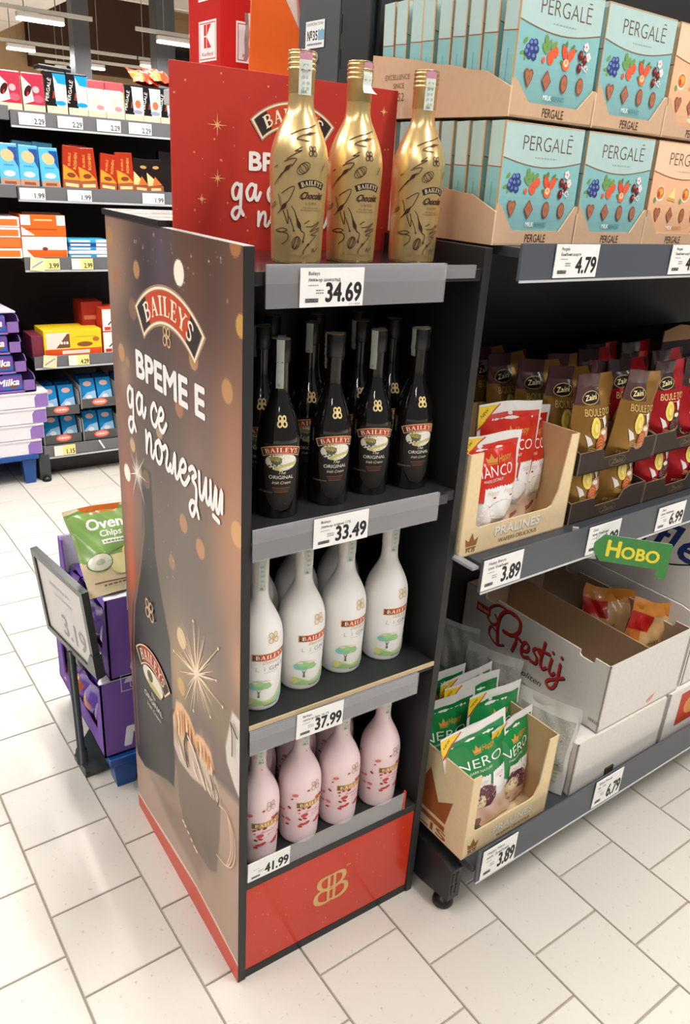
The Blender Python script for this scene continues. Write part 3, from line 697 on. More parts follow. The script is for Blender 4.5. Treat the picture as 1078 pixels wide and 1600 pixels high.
def stamp(parent, rad, zt, ang, wd, z0, c, top=None, peel=False, both=False, gap=.0006):
    """paper duty stamp: up the neck, over the cap and down the other side"""
    q = MB(); N = 10
    sides = ((0, z0), (math.pi, z0+.012 if both else zt-.018))
    for da, zz in sides:
        P = []
        for k in range(N+1):
            z = zz+(zt-zz)*k/N
            r = rad(z)+gap+(.010*max(0, 1-k/3.)**2 if peel and da == 0 else 0)+(.0004*math.sin(k*.8) if both else 0)
            P.append((r, z))
        V = []
        for (r, z) in P:
            for s in (-1, 0, 1):
                a_ = ang+da+s*wd/2/max(rad(z), .01)*(1 if da == 0 else -1); V.append((r*math.sin(a_), -r*math.cos(a_), z))
        F = []; cc = []
        for k in range(N):
            for s in range(2):
                F.append((3*k+s, 3*k+s+1, 3*k+s+4, 3*k+s+3)); cc.append(top if top and k >= N-2 else c)
        q.add(V, F, cc, True)
    x, y = math.sin(ang), -math.cos(ang); r = rad(zt)+gap; px, py = math.cos(ang)*wd/2, math.sin(ang)*wd/2; z = zt+gap
    q.add([(r*x-px, r*y-py, z), (r*x+px, r*y+py, z), (-r*x+px, -r*y+py, z), (-r*x-px, -r*y-py, z)], [(0, 1, 2, 3)], top or c)
    o = q.build('tax_stamp', 'paper', parent)
    ar = Art(); rnd = random.Random(int(ang*100)+7); L = zt-z0
    for k in range(5):
        ar.rect(-wd*.28+rnd.uniform(0, wd*.1), z0+L*(.12+.13*k), wd*.12+rnd.uniform(0, wd*.2), z0+L*(.15+.13*k+.03), RGB(176, 186, 178), keep=True)
    ar.rect(-wd*.3, z0+L*.04, wd*.1, z0+L*.10, RGB(150, 156, 150), keep=True)
    if not peel: ar.build('printed_code', 'paper', lambda u, v, l: ((rad(v)+gap+.0003+(.0004*math.sin((v-z0)/(zt-z0)*8) if both else 0))*math.sin(u/rad(v)+ang), -(rad(v)+gap+.0003+(.0004*math.sin((v-z0)/(zt-z0)*8) if both else 0))*math.cos(u/rad(v)+ang), v), o)
    return o

# ---- gold bottles
PG = smooth_prof([(0, .0006), (.033, 0), (.0368, .002), (.0378, .008), (.0392, .05), (.0412, .095), (.0424, .122), (.0418, .137), (.039, .151), (.0335, .166), (.0265, .180), (.0208, .191), (.0184, .201), (.0178, .212), (.0178, .2145)])
PG = [(r*.95, z) for r, z in PG]
RG = interp([p for p in PG if p[0] > 0])
CG = [(.0180, .2145), (.0182, .216), (.0182, .24)]
for k in range(4): CG += [(.0192, .2425+.006*k), (.0192, .2455+.006*k), (.0183, .2465+.006*k), (.0183, .2480+.006*k)]
CG += [(.0188, .2665), (.0178, .2680), (.0, .2682)]
CG = [(r*.97, z if z < .22 else .22+(z-.22)*.92) for r, z in CG]
RGC = interp([(p[0], p[1]) for p in CG if p[1] < .2632])
GOLD = RGB(228, 198, 140); CHOC = RGB(62, 34, 22)
gb = thing('liqueur_bottle', 'left gold liqueur bottle on the top shelf', 'bottle', group='gold bottles on the top shelf')
q = MB(); q.lathe(PG, 48, GOLD); q.build('body', 'gold', gb)
q = MB(); q.lathe(CG, 40, RGB(202, 172, 116)); q.build('cap', 'gold', gb)
def zg(x, y):
    v = (1565-y)*.0001163; r = RG(v); a_ = math.asin(max(-.97, min(.97, (x-350)*.0001163/r)))-math.radians(23)
    return (a_*.042, v)
ar = Art()
banner(ar, 0, .1015, .0365, .0042, .0085, 'BAILEYS', [], RGB(40, 24, 26), None, RGB(226, 206, 160), 0, mid_field=False)
ar.text('Chocolat', .001, .0855, .0092, CHOC, w=.036, shear=.35, bold=.035); ar.stroke([(-.014, .0925), (-.018, .0875), (-.0135, .0845)], .0012, CHOC, smooth=5)
ar.text('L U X E', 0, .0785, .0034, RGB(120, 86, 44), w=.018, bold=.03)
ar.text('IRISH CREAM LIQUEUR', 0, .0735, .0016, CHOC, w=.025, keep=True); ar.text('WITH REAL BELGIAN CHOCOLATE', 0, .0703, .0016, CHOC, w=.034)
petal_logo(ar, -.0005, .1448, .0125, CHOC, .085)
ar.text('50CL  17% VOL  IRISH LIQUEUR  15.7% alc', -.012, .0105, .003, RGB(150, 118, 60), w=.05)
blobt = lambda t: .25+1.9*max(0, 1-abs(t-.5)*3.2)
for P in ([(225, 155), (330, 105), (440, 70), (505, 38)], [(430, 215), (330, 205), (290, 195), (350, 160), (420, 140)], [(350, 280), (270, 330), (350, 315), (250, 370), (185, 415)],
          [(160, 440), (230, 410), (285, 405), (280, 430), (235, 490)], [(85, 485), (60, 510)], [(140, 560), (90, 640), (60, 700)],
          [(140, 780), (220, 720), (270, 700), (268, 740), (220, 850), (190, 880)], [(105, 795), (125, 880), (130, 925)], [(160, 970), (195, 1070), (215, 1110), (215, 1020), (200, 955)],
          [(250, 915), (285, 965), (300, 1020)], [(225, 1030), (265, 1120), (285, 1190)], [(365, 1180), (410, 1215), (395, 1300)], [(90, 1195), (150, 1165), (210, 1180), (150, 1210), (95, 1205), (210, 1220), (215, 1290), (160, 1345)],
          [(430, 1135), (500, 1130), (575, 1080), (560, 1110), (475, 1190), (570, 1150), (580, 1170), (490, 1225), (550, 1230)], [(540, 1240), (470, 1330), (410, 1400), (405, 1445)], [(620, 440), (585, 520)],
          [(410, 1100), (460, 1065)], [(505, 1415), (520, 1380), (530, 1420), (570, 1370)], [(45, 930), (75, 880), (70, 920), (40, 960)]):
    ar.stroke([zg(*p) for p in P], .0011, CHOC, smooth=5, keep=True)
for P, wd in (([(240, 465), (205, 495), (165, 540), (110, 620)], .0042), ([(200, 870), (160, 930), (100, 1015)], .0048), ([(285, 960), (330, 1090), (360, 1160), (380, 1200)], .0048), ([(380, 150), (440, 135), (510, 120)], .0032), ([(470, 1325), (440, 1350)], .003), ([(285, 1170), (285, 1200)], .003), ([(395, 1280), (395, 1330)], .003)):
    ar.stroke([zg(*p) for p in P], wd, CHOC, smooth=6, taper=lambda t: .2+1.0*math.exp(-((t-.45)/.2)**2), keep=True)
for cx_, cy_, rx, ry, ro in ((370, 505, 85, 50, .7), (315, 1320, 45, 75, -.3)):
    for s in (1, .62, .3):
        ar.stroke([zg(cx_+s*rx*math.cos(ro)*math.cos(a_)-ry*math.sin(ro)*math.sin(a_)*1, cy_-(s*rx*math.sin(ro)*math.cos(a_)+ry*math.cos(ro)*math.sin(a_))) for a_ in [k*.42 for k in range(16)]], .0009, CHOC, keep=True)
ar.l += ar.eps
ar.build('printed_sleeve', 'paper', wrap(RG, .042), gb, maxlen=.005)
GL = (('left gold liqueur bottle on the top shelf', .137, .105), ('middle gold liqueur bottle with a peeling duty stamp', .238, .116), ('right gold liqueur bottle on the top shelf beside the card trays', .346, .103))
golds = []
for k, (lb, x, y) in enumerate(GL):
    o = gb if k == 0 else copy_tree(gb, label=lb); o.location = (x, y, 1.312); o.rotation_euler = (0, 0, math.radians((-2, -3, 2)[k])); golds.append(o)
for k, o in enumerate(golds):
    stamp(o, RGC, .2628, math.radians((-12, 6, -18)[k]), .0175 if k == 0 else .015, (.212, .224, .212)[k], RGB(214, 222, 214), RGB(196, 140, 160), peel=(k == 1))

# ---- black bottles
PO = smooth_prof([(0, .0006), (.028, 0), (.0318, .002), (.0325, .006), (.0325, .06), (.0325, .115), (.0318, .127), (.0285, .143), (.0225, .16), (.0165, .175), (.0135, .187), (.0128, .20), (.0128, .236)])
RO = interp([p for p in PO if p[0] > 0])
CO = [(.0130, .232), (.0142, .2335), (.0142, .2645), (.0136, .2655), (.0124, .266), (.0, .2662)]
ob = thing('liqueur_bottle', 'x', 'bottle', group='black bottles on the second shelf')
q = MB(); q.lathe(PO, 44, RGB(17, 15, 14)); q.build('body', 'glass', ob)
q = MB(); q.lathe(CO, 32, lambda z: BLK if z < .2652 else RGB(176, 150, 104)); cp = q.build('cap', 'black', ob)
ar = Art(); RR = .0325
ar.poly([(-.028, .118), (.028, .118), (.0275, .07), (.022, .032), (.012, .016), (0, .012), (-.012, .016), (-.022, .032), (-.0275, .07)], RGB(34, 29, 26))
ar.ell(0, .0905, .025, .0135, RGB(222, 216, 198), 24); ar.ell(.006, .094, .017, .008, RGB(240, 236, 226), 18); ar.ell(-.008, .0925, .0085, .0066, RGB(92, 94, 70), 14); ar.ell(-.009, .0955, .010, .0035, RGB(168, 150, 74), 12)
ar.rect(-.0085, .083, -.0073, .089, RGB(90, 84, 60)); ar.ell(.006, .0835, .018, .0042, RGB(196, 188, 122), 16, rot=.25); ar.ell(.008, .0815, .012, .0022, RGB(236, 232, 220), 14, rot=.2)
banner(ar, 0, .1045, .057, .0062, .0105, 'BAILEYS', [(3, RGB(44, 30, 24)), (2.2, RGB(222, 180, 120)), (1.0, RGB(238, 214, 170))], RGB(96, 34, 24), RGB(178, 62, 36), RGB(246, 232, 206), .0005, off=.5)
ar.text('The', 0, .0722, .0052, RGB(232, 222, 200), shear=.35); ar.text('ORIGINAL', 0, .0645, .0056, RGB(240, 234, 222), w=.037); ar.text('Irish Cream', 0, .0565, .0046, RGB(226, 214, 190), w=.027, shear=.35)
for k, c in enumerate((RGB(150, 90, 70), RGB(120, 84, 66), RGB(150, 90, 70))): scribble(ar, 0, .0495-.003*k, .026-.003*k, .0012, c, 8, seed=k)
petal_logo(ar, 0, .151, .0155, RGB(226, 200, 140), .17)
scribble(ar, -.024, .0415, .022, .0025, RGB(96, 92, 80), 5, seed=9)
ar.build('printed_label', 'paper', wrap(RO, RR), ob, maxlen=.006)
BP = (('first black bottle from the left, its stamp hanging in front', .090, .058), ('second black bottle from the left on the second shelf', .187, .066), ('third black bottle from the left, stamp falling down its left side', .273, .074), ('right-hand black bottle, alone near the side wall of the stand', .352, .066))
blacks = []
ROC = interp([(.0130, .0), (.0130, .232), (.0143, .2335), (.0143, .27)])
for k, (lb, x, y) in enumerate(BP):
    o = ob if k == 0 else copy_tree(ob); o['label'] = lb; o.location = (x, y, .948); o.rotation_euler = (0, 0, math.radians((-20, -14, -22, -12)[k])); blacks.append(o)
BK = 0
for row, yy in enumerate((.150, .224)):
    for k, x in enumerate(((.108, .200, .292, .365), (.085, .170, .252, .34))[row]):
        o = copy_tree(ob, (x, yy+.006*(k % 2), .948), (0, 0, math.radians(-24+3*k))); blacks.append(o)
        o['label'] = '%s black bottle from the left in the %s row, in shadow' % (('first', 'second', 'third', 'fourth')[k], ('middle', 'rear')[row])
SG = RGB(176, 182, 170)
for k, o in enumerate(blacks[:7]):
    an = math.radians((-12, -95, -38, -80, -60, -20, -70)[k])
    stamp(o, ROC, .266, an, .0105, (.196, .214, .206, .222, .22, .22, .22)[k], SG, None, both=True, gap=.0011)

# ---- white and pink bottles
PW = smooth_prof([(0, .0006), (.031, 0), (.0352, .0015), (.0372, .006), (.0382, .03), (.0396, .08), (.0405, .115), (.0402, .132), (.0384, .146), (.0335, .161), (.0260, .177), (.0195, .190), (.0160, .201), (.0148, .213), (.0146, .2275)])
RW = interp([p for p in PW if p[0] > 0])
CW = [(.0148, .2275), (.0153, .2285), (.0153, .268), (.0160, .269), (.0160, .281), (.0150, .2825), (.0, .2828)]
RWC = interp([p for p in CW if p[1] < .2826])
def tall_bottle(c, cc, grp, art):
    t = thing('liqueur_bottle', 'x', 'bottle', group=grp)
    q = MB(); q.lathe(PW, 44, c); q.build('body', 'sleeve', t)
    q = MB(); q.lathe(CW, 32, cc); q.build('cap', 'sleeve', t)
    art.build('printed_sleeve', 'paper', wrap(RW, .040), t, maxlen=.006)
    stamp(t, RWC, .2815, math.radians(-14), .0125, .216, RGB(206, 214, 202), None)
    return t
ar = Art()
def band(ar, v, hh, wd, c1, c2, ink, word='BAILEYS'):
    ar.rect(-wd/2-.0012, v-.0008, wd/2+.0012, v+hh+.0008, RGB(212, 170, 110), n=6); ar.rect(-wd/2, v, wd/2, v+hh, c1, n=6); ar.rect(-wd*.3, v, wd*.34, v+hh, c2, n=6)
    serif_word(ar, word, ink, lambda a_, b_: (-wd*.42+a_*wd*.84, v+hh*.18+b_*hh*.64))
ar.warp = lambda u, v: (u*1.36, .012+(v-.012)*1.1)
band(ar, .0935, .0105, .046, RGB(120, 48, 30), RGB(196, 78, 40), RGB(248, 240, 222))
ar.text('Deliciously', .002, .0865, .006, RGB(206, 170, 132), w=.026, shear=.4)
for k, ch in enumerate('LIGHT'): ar.text(ch, -.017+.0088*k, .0745, .0078, (RGB(196, 180, 150), RGB(196, 184, 160), RGB(160, 156, 148), RGB(70, 76, 80), RGB(60, 66, 72))[k], bold=-.01, keep=True)
ar.l += ar.eps; scribble(ar, .001, .0708, .02, .0008, RGB(190, 180, 160), 5)
ar.warp = lambda u, v: (u*1.25, .010+(v-.010)*1.22)
ar.poly([(-.036, .012), (-.033, .026), (-.022, .024), (-.008, .018), (.008, .022), (.024, .036), (.034, .04), (.034, .012)], RGB(196, 214, 150)); ar.poly([(-.03, .012), (-.02, .021), (-.004, .0155), (.012, .019), (.03, .030), (.034, .012)], RGB(160, 202, 130))
ar.poly([(.004, .0135), (.02, .022), (.034, .027), (.034, .0125)], RGB(150, 206, 210)); ar.ell(-.03, .02, .005, .006, RGB(226, 222, 140), 10); ar.ell(.03, .034, .004, .006, RGB(232, 190, 200), 10)
for x, y, rx, ry, c in ((-.017, .0445, .0125, .0065, RGB(132, 190, 150)), (-.024, .043, .008, .005, RGB(128, 200, 190)), (-.010, .0455, .010, .0062, RGB(146, 196, 120)), (-.018, .048, .009, .0045, RGB(160, 206, 140)), (-.005, .043, .007, .004, RGB(150, 200, 140)), (-.022, .050, .004, .0016, RGB(240, 206, 208)), (-.006, .0505, .006, .0016, RGB(244, 210, 206))): ar.ell(x, y, rx, ry, c, 12)
ar.poly([(-.018, .0255), (-.0145, .0255), (-.0155, .032), (-.013, .039), (-.0165, .034), (-.0195, .039), (-.0172, .031)], RGB(104, 112, 70))
scribble(ar, .002, .0105, .022, .0014, RGB(90, 100, 80), 6, seed=3)
ar.warp = None; petal_logo(ar, .004, .1415, .0185, RGB(206, 176, 120), .08)
wb_ = tall_bottle(RGB(238, 236, 234), RGB(232, 226, 218), 'white bottles on the third shelf', ar)
WP = (('first white bottle from the left, half hidden by the side panel', .064, .062), ('second white bottle from the left on the third shelf', .156, .077), ('third white bottle from the left on the third shelf', .247, .083), ('right-hand white bottle on the third shelf', .339, .080))
n = 0
for k, (lb, x, y) in enumerate(WP):
    o = wb_ if k == 0 else copy_tree(wb_); o['label'] = lb; o.location = (x, y, .601); o.rotation_euler = (0, 0, math.radians((4, 9, 8, 6)[k]))
for k, (x, y) in enumerate(((.108, .158), (.292, .172), (.20, .172))):
    o = copy_tree(wb_, (x, y, .601), (0, 0, -.2)); o['label'] = ('white bottle in shadow behind the two left white bottles', 'white bottle in shadow behind the third white bottle', 'white bottle in shadow behind the second white bottle')[k]
PK = RGB(241, 216, 219); ar = Art(); rnd = random.Random(5); ar.warp = lambda u, v: (u*1.36, v)
band(ar, .0925, .0118, .046, RGB(120, 88, 50), RGB(200, 150, 80), RGB(246, 230, 200))
ar.text('Strawberries', .004, .080, .0052, RGB(206, 110, 124), w=.031, shear=.4); ar.text('& Cream', .008, .0715, .0048, RGB(206, 110, 124), w=.02, shear=.4)
scribble(ar, .004, .067, .022, .0008, RGB(190, 150, 150), 6)
RC_ = (RGB(184, 42, 40), RGB(206, 74, 62), RGB(222, 120, 106), RGB(150, 34, 36))
for u, v, r in ((-.026, .122, .0042), (-.008, .132, .002), (.006, .1095, .0026), (.013, .1085, .0036), (.008, .105, .0022), (-.02, .0875, .0026), (-.0195, .0795, .0018), (-.012, .0735, .005), (-.018, .064, .003), (-.0115, .0655, .0034), (-.008, .0535, .0048), (-.014, .0515, .0044), (-.018, .0465, .0034), (.012, .051, .0052), (.018, .054, .003), (.006, .049, .003), (.021, .062, .0044), (-.014, .0905, .0022), (-.006, .0905, .003), (.018, .089, .0036), (-.03, .112, .002), (-.034, .09, .003), (-.036, .06, .004)):
    ar.ell(u, v, r*1.15, r*rnd.uniform(.6, .9), rnd.choice(RC_), 8, rot=rnd.uniform(-.9, .9), keep=True)
for k in range(34):
    u, v = rnd.uniform(-.1, .1), rnd.uniform(.03, .13)
    if abs(u) > .035: ar.ell(u, v, .0035, .0022, rnd.choice(RC_), 8, rot=rnd.uniform(-1, 1), keep=True)
ar.l += ar.eps
ar.warp = None; petal_logo(ar, .004, .1385, .0185, RGB(186, 160, 136), .07)
for k in range(4): ar.ell(-.004+.006*math.sin(k*2), .205+.018*k*.8, .0022, .0014, RC_[k], 8, rot=k, keep=True)
pb = tall_bottle(PK, RGB(234, 206, 208), 'pink bottles on the bottom shelf', ar)
PP = (('first pink bottle from the left, half hidden by the side panel', .068, .062), ('second pink bottle from the left on the bottom shelf', .161, .066), ('third pink bottle from the left on the bottom shelf', .251, .066), ('right-hand pink bottle on the bottom shelf', .349, .066))
for k, (lb, x, y) in enumerate(PP):
    o = pb if k == 0 else copy_tree(pb); o['label'] = lb; o.location = (x, y, .250); o.rotation_euler = (0, 0, math.radians((4, 8, 8, 10)[k]))
for k, (x, y) in enumerate(((.112, .155), (.206, .158), (.298, .158))):
    o = copy_tree(pb, (x, y, .250), (0, 0, -.2)); o['label'] = ('pink bottle in shadow behind the two left pink bottles', 'pink bottle in shadow behind the second and third pink bottles', 'pink bottle in shadow behind the third pink bottle')[k]
# ================================================================== RIGHT-HAND SHELVING
shelv = thing('store_shelving', 'dark grey store shelving full of sweets right of the stand', 'shelving', G(.43, -.14, 0), GR)
SX = lambda x: x-.43
SY = lambda y: y+.14
def gpart(mb, name, mat): return mb.build(name, mat, shelv)
SL = RGB(78, 84, 92)
q = MB(); q.box(.03, 1.9, SY(.352), SY(.36), .03, 2.3, H('17181a')); gpart(q, 'back_panel', 'steel')
for x in (0.018, 1.0, 1.86):
    q = MB(); q.box(x, x+.04, SY(.364), SY(.453), .0, 2.3, H('26282b'), .002); q.box(x, x+.04, SY(.455), SY(.592), 0, 2.3, RGB(74, 78, 84), .002); u_ = gpart(q, 'upright', 'steel')
    if x == 0.018:
        for k in range(10): q = MB(); q.box(.0172, .019, SY(.4475), SY(.4545), 1.50+.055*k, 1.53+.055*k, BLK); q.build('slot', 'black', u_)
        q = MB(); q.lathe([(0, .006), (.006, .005), (.0095, 0)], 16, RGB(190, 190, 190)); o = q.build('lock', 'plastic', u_, (.017, SY(.53), 1.632), (0, -math.pi/2, 0)); o['label'] = 'round chrome lock'
for nm, z, y0, x0 in (('shelf', 1.33, -.068, .024), ('shelf', .797, -.068, .024), ('shelf', .13, -.135, .04)):
    q = MB(); q.box(x0, 1.9, SY(y0), SY(.352), z, z+.015, RGB(58, 62, 68), .001); gpart(q, nm, 'steel')
def grail(x0, x1, y, z0, z1, dy):
    q = MB(); q.prism([(0, z0), (-dy, z1), (-dy-.004, z1+.001), (-.006, z0-.003), (.0, z0-.003)], lambda u, v, l: (x1+l, SY(y)+u, v), x1-x0, SL)
    o = gpart(q, 'label_rail', 'steel')
    q = MB(); q.box(x0, x1, SY(y)-.0075, SY(y)-.0055, z0-.0055, z0-.002, RGB(200, 202, 206)); q.build('lower_lip', 'plastic', o)
    return o
grail(-.008, 1.9, -.070, 1.304, 1.3535, 0); grail(.006, 1.9, -.070, .7705, .8325, 0); grail(.045, 1.9, -.137, .108, .187, 0)
q = MB(); q.box(-.012, .004, SY(-.068), SY(-.0), .8125, .8185, RGB(150, 152, 156), .001); gpart(q, 'rail_end', 'plastic')
for x in (.012, 1.0):
    q = MB(); q.prism([(SY(-.105), .035), (SY(-.105), .118), (SY(-.06), .13), (SY(.36), .13), (SY(.36), .02), (SY(-.02), .02)], lambda u, v, l: (x+.032+l, u, v), .032, H('1d1e20')); bf = gpart(q, 'base_bracket', 'steel')
    for k in range(4):
        q = MB(); q.box(x+.006+.012*(k % 2), x+.011+.012*(k % 2), SY(-.1062), SY(-.1045), .05+.033*(k//2), .075+.033*(k//2), RGB(6, 6, 7)); q.build('slot', 'black', bf)
    q = MB(); q.lathe([(0, 0), (.021, 0), (.023, .004), (.021, .014), (.013, .022), (.008, .024), (.008, .036), (0, .036)], 20, BLK); f_ = q.build('levelling_foot', 'black', bf, (x+.016, SY(-.078), 0))
q = MB(); q.box(.045, 1.9, SY(-.03), SY(-.02), .02, .105, H('202124')); gpart(q, 'kick_plate', 'steel')
# the shelving's far side, behind the stand
for z in (.12, .6, 1.08, 1.54):
    q = MB(); q.box(.03, 1.9, SY(.60), SY(1.10), z, z+.016, RGB(58, 62, 68), .001); gpart(q, 'rear_shelf', 'steel')
for x in (.03, 1.88):
    q = MB(); q.box(x, x+.016, SY(.60), SY(1.10), .0, 1.556, H('26282b'), .001); gpart(q, 'rear_end_panel', 'steel')
# sticker on the upright
q = MB(); q.box(-.063/2, .063/2, -.0006, 0, 0, .045, RGB(236, 238, 240)); o = q.build('stock_sticker', 'paper', None, G(.4468, .533, 1.648), (0, 0, GY-math.pi/2)); tag(o, 'white control sticker with number 35 on the grey upright', 'sticker')
ar = Art(); ar.text('КОНТРОЛНА ТОЧКА', 0, .037, .005, RGB(70, 80, 90), w=.055); ar.text('№35', -.008, .013, .016, RGB(40, 44, 50), w=.034, bold=.02)
for k in range(4): ar.rect(.012+.005*k, .012, .0155+.005*k, .03-.002*(k % 2), RGB(80, 160, 200), keep=True)
scribble(ar, 0, .005, .05, .003, RGB(110, 116, 124), 7); ar.build('printed_number', 'paper', front(0, -.0006, 0), o)
GT = 'price tags on the shelf edges'
def gtag(label, price, l1, l2, x, y, z, w_, h_, **k): price_tag(label, price, l1, l2, w_, h_, G(x, y-.0066, z), GR, GT, **k)
gtag('white tag priced 4.79 under the first teal chocolate boxes', '4.79', 'Pergale', 'Бонбони асорти', .5465, -.070, 1.3045, .1035, .0495)
gtag('white tag priced 4.79 under the peach chocolate boxes', '4.79', 'Pergale', 'Бонбони асорти', .852, -.070, 1.3045, .1035, .0495)
gtag('white tag priced 3.89 under the red wafer bags', '3.89', 'Happy Bianco', 'шок. бонбони', .486, -.070, .771, .101, .0605)
gtag('white tag priced 6.99 hidden partly behind the green new sign', '6.99', 'Zaini', 'шок. бонбони', .775, -.070, .771, .101, .0605)
gtag('white tag priced 6.99 under the red chocolate bags', '6.99', 'Zaini', 'шок. бонбони', 1.008, -.070, .771, .101, .0545)
gtag('white tag priced 3.89 under the green wafer bags', '3.89', 'Happy Nero', 'шок. бонбони', .536, -.137, .1065, .102, .078)
gtag('white tag priced 6.79 under the white Turkish wafer cartons'.replace('Turkish ', ''), '6.79', 'Elvan Prestij', 'вафли', .901, -.137, .1115, .103, .076)
gtag('blank edge of a white tag at the right of the bottom rail', '6.79', 'Elvan Truffle', 'бонбони', 1.325, -.137, .1115, .103, .076)
# green arrow sign
hs = thing('shelf_flag_sign', 'green arrow flag sign with yellow lettering clipped to the middle shelf edge', 'sign', G(.751, -.0825, .788), (0, 0, GY-math.radians(50)))
q = MB(); P = [(-.012, 0), (.010, .028), (.135, .028), (.138, .024), (.138, -.045), (.135, -.049), (.122, -.049), (.119, -.045), (.118, -.03), (.010, -.03)]
q.prism(P, lambda u, v, l: (u, -l, v), .0012, RGB(56, 134, 62), RGB(200, 206, 200)); q.build('arrow_plate', 'gloss', hs)
ar = Art(); YL = RGB(240, 224, 60)
ar.text('Н', .032, -.0165, .036, YL, w=.024, bold=.04); ar.text('ОВО', .083, -.0165, .026, YL, w=.070, bold=.04)
ar.build('sign_lettering', 'paper', front(0, -.0002, 0), hs)
q = MB(); q.prism([(-.045, .030), (.004, .026), (-.012, 0), (.004, -.028), (-.045, -.032)], lambda u, v, l: (u, .0018-l, v), .001, WHT); q.build('clip', 'clearbag', hs)
q = MB(); q.box(-.052, -.040, -.004, .004, -.034, .034, WHT, .001); q.build('clip_spine', 'clearbag', hs)

